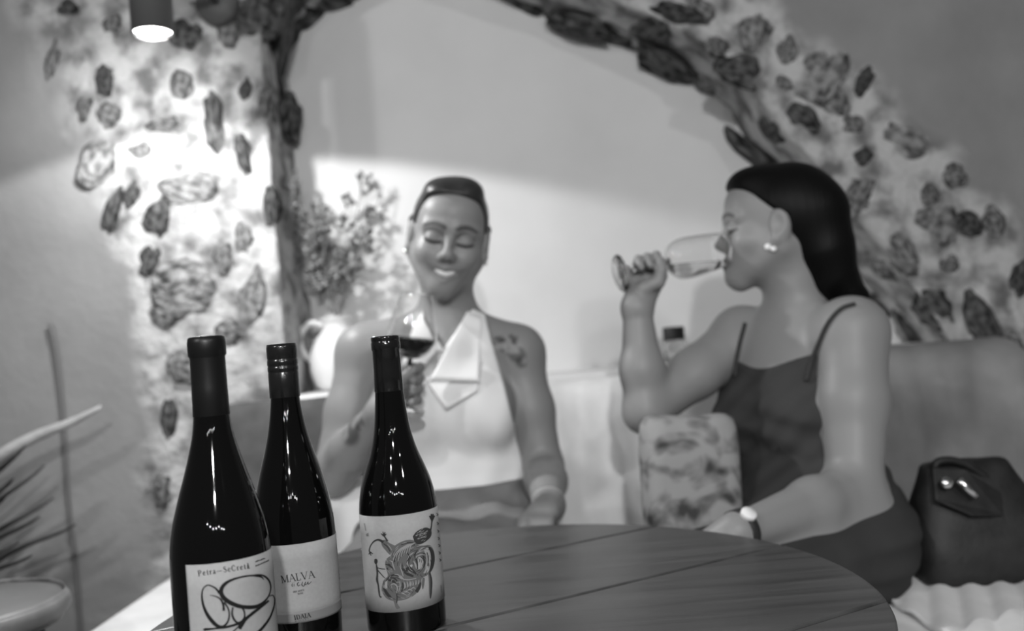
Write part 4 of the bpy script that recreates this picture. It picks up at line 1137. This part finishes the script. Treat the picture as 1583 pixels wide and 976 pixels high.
# long hair
g2, sl = sub(G2, np.array([c_[0] - .14, c_[1] - .15, 1.00]), np.array([c_[0] + .24, c_[1] + .16, 1.335]))
qx, qy, qz = loc_grid(g2, hB)
hs = g2.new(); ell(g2, hs, hB.p(0, -.020, .034), np.array((.0775, .0975, .0855)) * hB.k, .01, 'add', hB.M)
ell(g2, hs, hB.p(0, -.050, .016), np.array((.073, .072, .088)) * hB.k, .03, 'add', hB.M)
ell(g2, hs, hB.p(0, .040, .080), np.array((.050, .044, .034)) * hB.k, .03, 'add', hB.M)
cut = np.where(qz > .012, qy - (.060 + 1.15 * (qz - .062)) - .010 * np.cos(np.clip(np.abs(qx) / .07, 0, 1) * 3.14), np.maximum(qy + .016 - .0 * qz, 0 * qz - 9))
hs = smax(hs, (cut + 0 * hs).astype(np.float32), .008)
tail = g2.new()
P_ = [at(1250, 335, 1.635), at(1258, 392, 1.635), at(1272, 428, 1.63), at(1314, 460, 1.625)]
for s in (-1.6, -.8, 0, 1):
    off = np.array([0, .030 * s, 0])
    chain(g2, tail, [p_ + off * w_ for p_, w_ in zip(P_, (1, 1.05, .95, .7))], [.053, .050, .040, .020], .02)
tail = smax(tail, (qy + .014 + 0 * tail).astype(np.float32), .006)
hs = smin(hs, tail, .02)
V, Q = surface_nets(g2, hs); np_mesh('hair', V, Q, M['hair'], W2)
# dress
Xg, Yg, Zg = G2.x[:, None, None], G2.y[None, :, None], G2.z[None, None, :]
nk = at(1195, 579, 1.52)[2]
tn_ = Xg * tf[0] + Yg * tf[1]; t0 = float(chB @ tf)
sd = (Xg * sv[0] + Yg * sv[1]) - float(chB @ sv)
line = Zg - (nk + np.clip((tn_ - t0) * .30, -.05, .02) - .010 * np.cos(np.clip(np.abs(sd) / .1, 0, 1) * 3.14))
fold = (.0028 * np.sin((sd * .5 + Zg * 1.3) * 75 + np.sin(Zg * 30)) * np.clip((float(nk) - .03 - Zg) * 20, 0, 1) + .0014 * np.sin((sd - Zg) * 120)).astype(np.float32)
dg = smin(smin(T, smax(SB, (np.abs(sd) - .105 + 0 * SB).astype(np.float32), .01), .02), Lg, .04) - .006 + fold
drf = smax(dg, np.maximum(line, .16 - Zg).astype(np.float32) + 0 * dg, .004)
V, Q = surface_nets(G2, drf); DR = np_mesh('dress', V, Q, M['dress'], W2)
bodyd = np.minimum(body, drf)
for pts in (((1172, 452), (1163, 470), (1152, 500), (1144, 530), (1138, 560), (1136, 582)), ((1322, 470), (1300, 478), (1280, 500), (1266, 530), (1254, 560), (1246, 590))):
    q = [hit(G2, bodyd, u, v, 1.3, 1.85, .0022) for u, v in pts]; q = [p_ for p_ in q if p_ is not None]
    if len(q) > 2: tube('shoulder_strap', catmull(q, 5), .0038, M['dress'], DR, 8)
# pearls in the ear
for (u, v, r_) in ((1187, 382, .0058), (1196, 385, .0050)):
    p_ = hit(G2, body, u, v, 1.3, 1.8, .003)
    if p_ is None: p_ = at(u, v, 1.54)
    lathe('earring', [(.0002, -r_)] + [(r_ * math.cos(a), r_ * math.sin(a)) for a in np.linspace(-1.4, 1.4, 9)] + [(.0002, r_)], p_, (0, 0, 1), M['pearl'], W2, 18)
# wristwatch
ax_ = (wB - eB) / np.linalg.norm(wB - eB); cw = wB - ax_ * .006
wt = lathe('wristwatch', [(.0292, -.008), (.0308, -.007), (.0308, .007), (.0292, .008), (.0288, 0), (.0292, -.008)], cw, tuple(ax_), M['strap_dark'], W2, 40)
dv = np.array([-.25, -.75, .60]); dv -= ax_ * (dv @ ax_); dv /= np.linalg.norm(dv)
lathe('watch_dial', [(.0003, .005), (.0100, .005), (.0112, .003), (.0112, -.004), (.0003, -.004)], cw + dv * .0315, tuple(dv), M['pearl'], wt, 32)
del SB, T, A_, H, Lg, body, drf, dg, bodyd, fold

# ================================================================== wine glasses
def wine_glass(base, axis, bowl, stem_len, foot_r, label, wine=None):
    a = Vector(axis).normalized(); root = empty('wine_glass', tuple(base)); tag(root, label, 'wine glass')
    t = .0011; out = [(.0003, 0), (foot_r, .0), (foot_r, .0016), (foot_r * .5, .004), (.006, .008), (.0037, .016), (.0034, stem_len * .6), (.0042, stem_len)]
    ob = [(r, stem_len + h) for r, h in bowl]
    ib = [(max(r - t, .0003), stem_len + h + (.0025 if i == 0 else 0)) for i, (r, h) in enumerate(bowl)][::-1]
    lathe('glass', out + ob + ib + [(.0003, stem_len + bowl[0][1] + .003)], tuple(base), tuple(a), M['glass'], root, 64)
    return root
bow = [tuple(q) for q in catmull([(.0045, 0), (.018, .0035), (.032, .013), (.0405, .030), (.0405, .046), (.036, .070), (.0285, .100), (.0265, .110)], 4)]
g0 = stem(555); g1_ = stem(500)
ax1 = (g1_ - g0) / np.linalg.norm(g1_ - g0)
SL1 = .085; base1 = g0 - ax1 * SL1
WG1 = wine_glass(base1, ax1, bow, SL1, .032, 'glass of red wine held up by the woman in white')
wi = [(max(r - .0016, .0003), h + .0012) for r, h in bow if h < .0345]
lathe('red_wine', [(.0003, SL1 + .003)] + [(r, SL1 + h) for r, h in wi] + [(wi[-1][0], SL1 + .0345), (.0003, SL1 + .0345)], tuple(base1), tuple(ax1), M['red_wine'], WG1, 64)
SL2 = gl_len * .46
k_ = (gl_len - SL2) / .110
bow2 = [(r * .92, h * k_) for r, h in [tuple(q) for q in catmull([(.0045, 0), (.022, .004), (.034, .014), (.0395, .030), (.0400, .050), (.0375, .080), (.0340, .110)], 4)]]
WG2 = wine_glass(gf, ga, bow2, SL2, .033, 'tipped glass of white wine at the lips of the dark-haired woman')
# pale wine lying in the lower side of the tipped bowl
def wine_pool():
    a = Vector(ga); x = a.orthogonal().normalized(); y = a.cross(x); n = 48; vs, fs = [], []
    prof = [(max(r - .0017, .0003), SL2 + h + .0012) for r, h in bow2 if h < bow2[-1][1] * .86]
    level = (gf + ga * (SL2 + bow2[-1][1] * .40))[2] - .012
    for r, h in prof:
        c = Vector(gf) + a * h
        for k in range(n):
            t = 2 * math.pi * k / n; p_ = c + (x * math.cos(t) + y * math.sin(t)) * r
            if p_.z > level: p_.z = max(level, c.z - r * .98) if c.z - r < level else p_.z
            vs.append(p_)
    for i in range(len(prof) - 1):
        for k in range(n):
            k2 = (k + 1) % n; q = (i * n + k, i * n + k2, (i + 1) * n + k2, (i + 1) * n + k); fs.append(q)
    fs.append(tuple(range(n))[::-1]); fs.append(tuple(range((len(prof) - 1) * n, len(prof) * n)))
    return mesh('white_wine', vs, fs, M['white_wine'], WG2)
wine_pool()
# ================================================================== sofa, cushions, throws
def pillow(name, c, sx, sy, th, rot, m, parent=None, n=26, crown=.5, seed=0, kind_seam=None):
    """soft cushion: sx, sy half sizes in its own X,Z plane, th half thickness along its Y"""
    R3 = rot.to_3x3() if hasattr(rot, 'to_3x3') else rot; vs, fs = [], []
    for side in (-1, 1):
        for j in range(n + 1):
            for i in range(n + 1):
                a, b = 2 * i / n - 1, 2 * j / n - 1
                t = max(0, (1 - a ** 4) * (1 - b ** 4)) ** crown
                pin = 1 - .07 * (1 - abs(a)) ** 0 * (b * b) * (1 - a * a) * 0 - .06 * (1 - a * a) * b * b - .0
                pz = 1 - .06 * (1 - b * b) * a * a
                w = .08 * noise.noise(Vector((a * 2 + seed, b * 2, side * 3)))
                p = Vector((a * sx * pz * (1 - .09 * b ** 6), side * th * t * (1 + w), b * sy * pin * (1 - .09 * a ** 6))); vs.append(R3 @ p + Vector(c))
    n1 = n + 1; o = n1 * n1
    for j in range(n):
        for i in range(n):
            q = (j * n1 + i, j * n1 + i + 1, (j + 1) * n1 + i + 1, (j + 1) * n1 + i); fs.append(q); fs.append(tuple(o + k for k in q[::-1]))
    ob = mesh(name, vs, fs, m, parent)
    bm = bmesh.new(); bm.from_mesh(ob.data); bmesh.ops.remove_doubles(bm, verts=bm.verts, dist=1e-5); bmesh.ops.recalc_face_normals(bm, faces=bm.faces); bm.to_mesh(ob.data); bm.free()
    edge = []
    for a, b in [(-1 + 2 * k / n, -1) for k in range(n)] + [(1, -1 + 2 * k / n) for k in range(n)] + [(1 - 2 * k / n, 1) for k in range(n)] + [(-1, 1 - 2 * k / n) for k in range(n + 1)]:
        edge.append(R3 @ Vector((a * sx * (1 - .06 * (1 - b * b) * a * a), 0, b * sy * (1 - .06 * (1 - a * a) * b * b))) + Vector(c))
    return ob, edge
SOFA = empty('sofa', (.1, 1.75, 0)); tag(SOFA, 'low white upholstered sofa along the wall below the arch', 'sofa')
rbox('base', (-.14, 1.70, .19), (1.10, .50, .38), M['white_cloth'], SOFA, .02)
rbox('seat_cushion', (-.163, 1.69, .488), (1.166, .52, .215), M['white_cloth'], SOFA, .035, 4)
rbox('backrest', (.215, 1.972, .45), (1.67, .085, .88), M['white_cloth'], SOFA, .03, 4)
OT = empty('ottoman', (.96, 1.42, 0)); tag(OT, 'wide upholstered seat with a white cover at the right end of the sofa', 'ottoman')
rbox('base', (.985, 1.46, .19), (1.09, .86, .38), M['white_cloth'], OT, .02)
rbox('seat_cushion', (.985, 1.45, .47), (1.12, .90, .18), M['white_cloth'], OT, .035, 4)
# woven cover on the ottoman: low ridges
vs, fs = [], []
nx_, ny_ = 150, 60
for j in range(ny_ + 1):
    for i in range(nx_ + 1):
        x = .54 + .96 * i / nx_; y = 1.02 + .84 * j / ny_
        z = .567 + .004 * math.sin((x * .92 - y * .40) * 150) + .006 * noise.noise(Vector((x * 6, y * 6, 0)))
        vs.append((x, y, z))
fs = [(j * (nx_ + 1) + i, j * (nx_ + 1) + i + 1, (j + 1) * (nx_ + 1) + i + 1, (j + 1) * (nx_ + 1) + i) for j in range(ny_) for i in range(nx_)]
cv = mesh('woven_cover', vs, fs, M['white_cloth']); mod(cv, 'SOLIDIFY', thickness=-.006)
tag(cv, 'ribbed white woven cover lying on the seat under the black bag', 'blanket')

o, e = pillow('back_cushion', (-.475, 1.885, .755), .165, .185, .055, Matrix.Rotation(math.radians(-8), 3, 'X'), M['dark_cushion'], None, 26, .28)
tag(o, 'dark grey cushion leaning on the sofa back behind the bottles', 'cushion')
ow, e = pillow('white_cushion', at(556, 838, 1.66), .13, .125, .055, Matrix.Rotation(math.radians(-14), 3, 'X'), M['white_cloth'], None, 22, .45, 3)
tag(ow, 'white cushion beside the hip of the woman in white', 'cushion')
kc = at(1066, 745, 1.475); kc[2] = .728
o, e = pillow('patterned_cushion', kc, .086, .146, .050, Matrix.Rotation(math.radians(-6), 3, 'X') @ Matrix.Rotation(math.radians(3), 3, 'Y') @ Matrix.Rotation(math.radians(8), 3, 'Z'), M['kilim'], None, 26, .42, 5)
tag(o, 'woven cushion with a faded ornamental pattern beside the drinking woman', 'cushion')

def drape(name, x0, x1, m, label, zbot=.60, seed=0, amp=.012, slant=0.0, lift=0.0, zup=0.0):
    nx2 = 90; path = [(2.022, .70), (2.022, .80), (2.020, .87), (2.012, .905), (1.99, .915), (1.955, .912), (1.930, .895), (1.920, .86), (1.914, .80), (1.906, .72), (1.898, .65), (1.89, zbot)]
    P = catmull(path, 4); n2 = len(P); vs, fs = [], []
    for i in range(nx2 + 1):
        a = i / nx2
        for j, (y, z) in enumerate(P):
            t = j / (n2 - 1); x = x0 + (x1 - x0) * a + slant * t * (a - .2)
            w = noise.noise(Vector((x * 7 + seed, t * 1.2, 0))) + .5 * noise.noise(Vector((x * 17 + seed, t * 2.0 + x * 3, 4)))
            f = min(1, max(0, t - .35) * 2.5)
            vs.append((x + .012 * f * noise.noise(Vector((t * 4, x * 4, seed))), y - lift - (.004 + amp * f * (1 + w) * 1.2), z + .006 * w * (1 - f) + zup * (1 - f)))
    for i in range(nx2):
        for j in range(n2 - 1): fs.append((i * n2 + j, (i + 1) * n2 + j, (i + 1) * n2 + j + 1, i * n2 + j + 1))
    ob = mesh(name, vs, fs, m); mod(ob, 'SOLIDIFY', thickness=.005, offset=0); mod(ob, 'SUBSURF', levels=1, render_levels=1)
    tag(ob, label, 'throw'); return ob
drape('sofa_throw', .03, .46, M['white_cloth'], 'pale throw hanging over the sofa back between the two women', seed=2, amp=.014)
drape('sofa_throw', .52, 1.035, M['throw'], 'creased greyish throw draped over the sofa back behind the black bag', seed=11, amp=.040, slant=.06, zup=.020)

# ================================================================== black handbag
bc = at(1532, 905, 1.46); bc[2] = .572
BAG = empty('handbag', tuple(bc)); tag(BAG, 'black leather handbag slumped on the white seat', 'bag')
prof = [(0, .112, .055), (.006, .120, .062), (.05, .118, .062), (.09, .106, .054), (.13, .090, .042), (.165, .074, .030), (.180, .066, .020), (.184, .05, .012)]
vs, fs = [], []; n = 40
for z, a, b in [tuple(q) for q in catmull(prof, 3)]:
    for k in range(n):
        t = 2 * math.pi * k / n; c, s = math.cos(t), math.sin(t)
        x = a * math.copysign(abs(c) ** .55, c); y = b * math.copysign(abs(s) ** .55, s)
        w = .006 * noise.noise(Vector((x * 22, y * 22, z * 22)))
        vs.append((bc[0] + x * (1 + w * 4) - .10 * z, bc[1] + y * (1 + w * 6) + .10 * z, bc[2] + z + w * .5))
m_ = len(vs) // n
for i in range(m_ - 1):
    for k in range(n): fs.append((i * n + k, i * n + (k + 1) % n, (i + 1) * n + (k + 1) % n, (i + 1) * n + k))
fs.append(tuple(range(n))[::-1]); fs.append(tuple(range((m_ - 1) * n, m_ * n)))
mesh('bag_body', vs, fs, M['black_leather'], BAG)
bp = lambda u, v, dd=0.0: at(u, v, 1.395 + dd)
fv = [bp(1438, 724, .055), bp(1490, 728, .05), bp(1545, 765, .05), bp(1548, 800, .03), bp(1500, 800, .02), bp(1442, 775, .03)]
bm = bmesh.new(); f = bm.faces.new([bm.verts.new(p) for p in fv])
o = bm_obj('flap', bm, M['black_leather'], BAG, False); mod(o, 'SOLIDIFY', thickness=.008); mod(o, 'BEVEL', width=.003, segments=2)
tube('handle', catmull([bp(1446, 735, .06), bp(1448, 716, .06), bp(1472, 712, .06), bp(1500, 722, .06), bp(1530, 745, .06), bp(1548, 770, .06)], 6), .0065, M['black_leather'], BAG, 10)
tube('handle', catmull([bp(1500, 728, .09), bp(1520, 718, .10), bp(1550, 740, .10), bp(1575, 790, .09), bp(1585, 850, .06)], 6), .006, M['black_leather'], BAG, 10)
lathe('clasp', [(.0003, .006), (.007, .005), (.009, .002), (.009, -.002), (.0003, -.003)], bp(1463, 747, .015), (0, -1, .3), M['metal'], BAG, 24)
a, b = bp(1482, 742, .015), bp(1508, 768, .012)
tube('metal_bar', [a, a * .5 + b * .5, b], .0055, M['metal'], BAG, 12)

# ================================================================== things on the ledge
jz = SILL + .012; jc = atY(527, 590, 2.20); jc[2] = jz
JUG = empty('jug', tuple(jc)); tag(JUG, 'round white ceramic jug on the niche ledge holding dried branches', 'jug')
jp = [tuple(q) for q in catmull([(.040, 0), (.058, .012), (.070, .05), (.068, .09), (.052, .125), (.036, .145), (.034, .160), (.041, .176)], 5)]
lathe('jug_body', [(.0003, .003)] + jp + [(.037, .175), (.030, .160), (.030, .145), (.0003, .10)], tuple(jc), (0, 0, 1), M['jug'], JUG, 56)
hx = jc + np.array([0, 0, 0])
tube('handle', catmull([hx + np.array([-.034, -.0, .158]), hx + np.array([-.062, -.005, .166]), hx + np.array([-.088, -.008, .140]), hx + np.array([-.086, -.006, .10]), hx + np.array([-.064, 0, .07])], 6), .0075, M['jug'], JUG, 12)
rb = random.Random(8)
mouth = jc + np.array([0, 0, .165])
leafv = [(0, 0, 0), (.3, .34, .05), (1, 0, .0), (.3, -.34, .05)]
BR = [((430, 300), 'dried branch leaning furthest left out of the white jug'), ((455, 285), 'dried branch with small leaves beside the leftmost one in the jug'),
      ((478, 340), 'short dried branch low on the left of the jug bouquet'), ((508, 330), 'dried branch in the middle of the jug bouquet'),
      ((560, 288), 'tall dried branch standing upright above the jug'), ((592, 290), 'dried branch rightmost in the jug, near the smiling woman'),
      ((575, 350), 'lower right dried branch in the jug'), ((440, 400), 'drooping dried branch at the far left of the jug')]
for bi, ((u, v), lab) in enumerate(BR):
    tip = atY(u, v, 2.18 + .07 * rb.uniform(-1, 1)); root_ = mouth + np.array([rb.uniform(-.018, .018), rb.uniform(-.018, .018), -.10])
    mid1 = mouth * .7 + tip * .3 + np.array([rb.uniform(-.01, .01), 0, .03]); mid2 = mouth * .35 + tip * .65 + np.array([rb.uniform(-.015, .015), 0, .02])
    ro = empty('dried_branch', tuple(mouth)); tag(ro, lab, 'branch', 'dried branches in the jug')
    C = catmull([root_, mouth + np.array([0, 0, .01]), mid1, mid2, tip], 6)
    vs, fs = tube_geo(C, list(np.linspace(.0028, .0010, len(C))), 6)
    tw = []
    for k in range(16):
        i = rb.randrange(10, len(C)); p = C[i]; d = np.array([rb.uniform(-1, 1), rb.uniform(-.7, .7), rb.uniform(-.1, 1)]); d /= np.linalg.norm(d)
        q = p + d * rb.uniform(.02, .055); tw.append((p, q)); a_, b_ = tube_geo([p, (p + q) / 2 + np.array([0, 0, .004]), q], [.001, .0008, .0006], 5); o_ = len(vs); vs += a_; fs += [tuple(t + o_ for t in f_) for f_ in b_]
    mesh('stem', vs, fs, M['dry_stem'], ro)
    lv, lf = [], []
    for p, q in tw:
        for k in range(9):
            b0 = Vector(p + (q - p) * rb.uniform(.3, 1.1)); d = Vector((rb.uniform(-1, 1), rb.uniform(-1, 1), rb.uniform(-.6, 1))).normalized(); s = d.orthogonal().normalized(); s.rotate(Matrix.Rotation(rb.uniform(0, 6.28), 3, d)); n_ = d.cross(s)
            L_ = rb.uniform(.010, .022); o_ = len(lv)
            for (x, y, z) in leafv: lv.append(b0 + d * x * L_ + s * y * L_ + n_ * z * L_)
            lv.append(b0 + d * .4 * L_ - n_ * .08 * L_); lf += [(o_, o_ + 1, o_ + 4), (o_ + 1, o_ + 2, o_ + 4), (o_ + 2, o_ + 3, o_ + 4), (o_ + 3, o_, o_ + 4), (o_, o_ + 3, o_ + 2, o_ + 1)]
    tag(mesh('small_leaves', lv, lf, M['dry_leaf'], ro), kind='stuff')
jc2 = atY(1047, 580, 2.19); jc2[2] = SILL + .010
JR = empty('jar', tuple(jc2)); tag(JR, 'small glass jar with a black lid on the ledge behind the raised arm', 'jar')
lathe('jar_body', [(.0003, 0), (.023, 0), (.026, .006), (.026, .048), (.021, .058), (.019, .058), (.019, .055), (.0235, .046), (.0235, .006), (.0003, .004)], tuple(jc2), (0, 0, 1), M['glass'], JR, 40)
lathe('lid', [(.0003, .055), (.025, .055), (.026, .058), (.026, .084), (.024, .087), (.0003, .087)], tuple(jc2), (0, 0, 1), M['strap_dark'], JR, 40)

# ================================================================== left corner
pc = np.array([-1.36, 1.80, 0.0])
PL = empty('potted_plant', tuple(pc)); tag(PL, 'dark spiky potted plant filling in the wall shade below the bare branch', 'plant')
lathe('pot', [(.0003, 0), (.09, 0), (.10, .01), (.125, .24), (.135, .25), (.135, .28), (.12, .28), (.115, .24), (.0003, .22)], tuple(pc), (0, 0, 1), M['wood_dark'], PL, 40)
rb = random.Random(21)
for k, (u, v, dd) in enumerate(((40, 690, 1.78), (22, 740, 1.70), (62, 800, 1.72), (-30, 660, 1.8), (118, 812, 1.80), (30, 840, 1.66), (84, 770, 1.84), (-60, 720, 1.74), (10, 770, 1.68), (-10, 800, 1.64), (50, 860, 1.62), (-20, 700, 1.72), (70, 720, 1.86))):  # extra broad dark leaves added in place of shade on the wall
    tip = at(u, v, dd); base = pc + np.array([rb.uniform(-.04, .04), rb.uniform(-.04, .04), .24])
    mid = base * .45 + tip * .55 + np.array([0, 0, .12]); C = catmull([base, mid, tip], 10); vs, fs = [], []
    for i, p in enumerate(C):
        t = i / (len(C) - 1); w = .044 * (1 - t) ** .6 * (.5 + 1.2 * min(t * 2, .5)); d = Vector(C[min(i + 1, len(C) - 1)] - C[max(i - 1, 0)]).normalized()
        s = d.cross(Vector((0, 0, 1))).normalized(); n_ = s.cross(d)
        vs += [Vector(p) + s * w, Vector(p) - n_ * w * .3, Vector(p) - s * w]
    for i in range(len(C) - 1): fs += [(3 * i, 3 * i + 1, 3 * i + 4, 3 * i + 3), (3 * i + 1, 3 * i + 2, 3 * i + 5, 3 * i + 4)]
    o = mesh('leaf', vs, fs, M['dark_leaf'], PL); mod(o, 'SOLIDIFY', thickness=.003)
brp = catmull([np.array([-1.50, 1.90, .0]), np.array([-1.44, 1.88, .45]), at(-70, 765, 1.86), at(0, 706, 1.86), at(58, 674, 1.87), at(108, 654, 1.88), at(157, 629, 1.90)], 8)
br = empty('bare_branch', (-1.50, 1.90, 0)); tag(br, 'pale bare branch curving across the left wall', 'branch')
tube('main_stem', brp, list(np.interp(np.linspace(0, 1, len(brp)), [0, .6, .85, 1], [.016, .013, .009, .004])), M['pale_branch'], br, 12)
M['cable'] = mat('cable', .13, .7)
cb = []
for u, v in ((76, 500), (86, 540), (97, 640), (106, 780), (118, 880), (126, 976), (140, 1150)):
    p = atY(u, v, YF - .012); cb.append(p)
cb.append(np.array([cb[-1][0], cb[-1][1], .02]))
tag(tube('wall_cable', catmull(cb, 6), .0045, M['cable'], None, 10), 'thin cable running down the left plaster wall', 'cable')
sc_ = at(-74, 940, 1.30); 
ST = empty('stool', (sc_[0], sc_[1], 0)); tag(ST, 'round grey-topped stool with a pale rim in the bottom left corner', 'stool')
zt = sc_[2]
lathe('seat', [(.0003, zt), (.140, zt - .001), (.1435, zt - .004), (.1435, zt - .035), (.0003, zt - .035)], (sc_[0], sc_[1], 0), (0, 0, 1), noise_mat('stool_top', .13, .2, 9, 6, .5, .2, 50, .002), ST, 72)
lathe('rim', [(.146, zt - .030)] + [(.146 + .008 * math.cos(a), zt - .015 + .013 * math.sin(a)) for a in np.linspace(-1.5, 1.5, 12)] + [(.146, zt + .004), (.146, zt - .030)], (sc_[0], sc_[1], 0), (0, 0, 1), noise_mat('stool_rim', .16, .24, 20, 5, .45, .3, 90, .002), ST, 72)
for k in range(4):
    a = math.pi / 4 + k * math.pi / 2; q = np.array([math.cos(a), math.sin(a), 0])
    tube('leg', [np.array([sc_[0], sc_[1], zt - .03]) + q * .10, np.array([sc_[0], sc_[1], 0]) + q * .16], [.018, .013], M['wood_dark'], ST, 12)
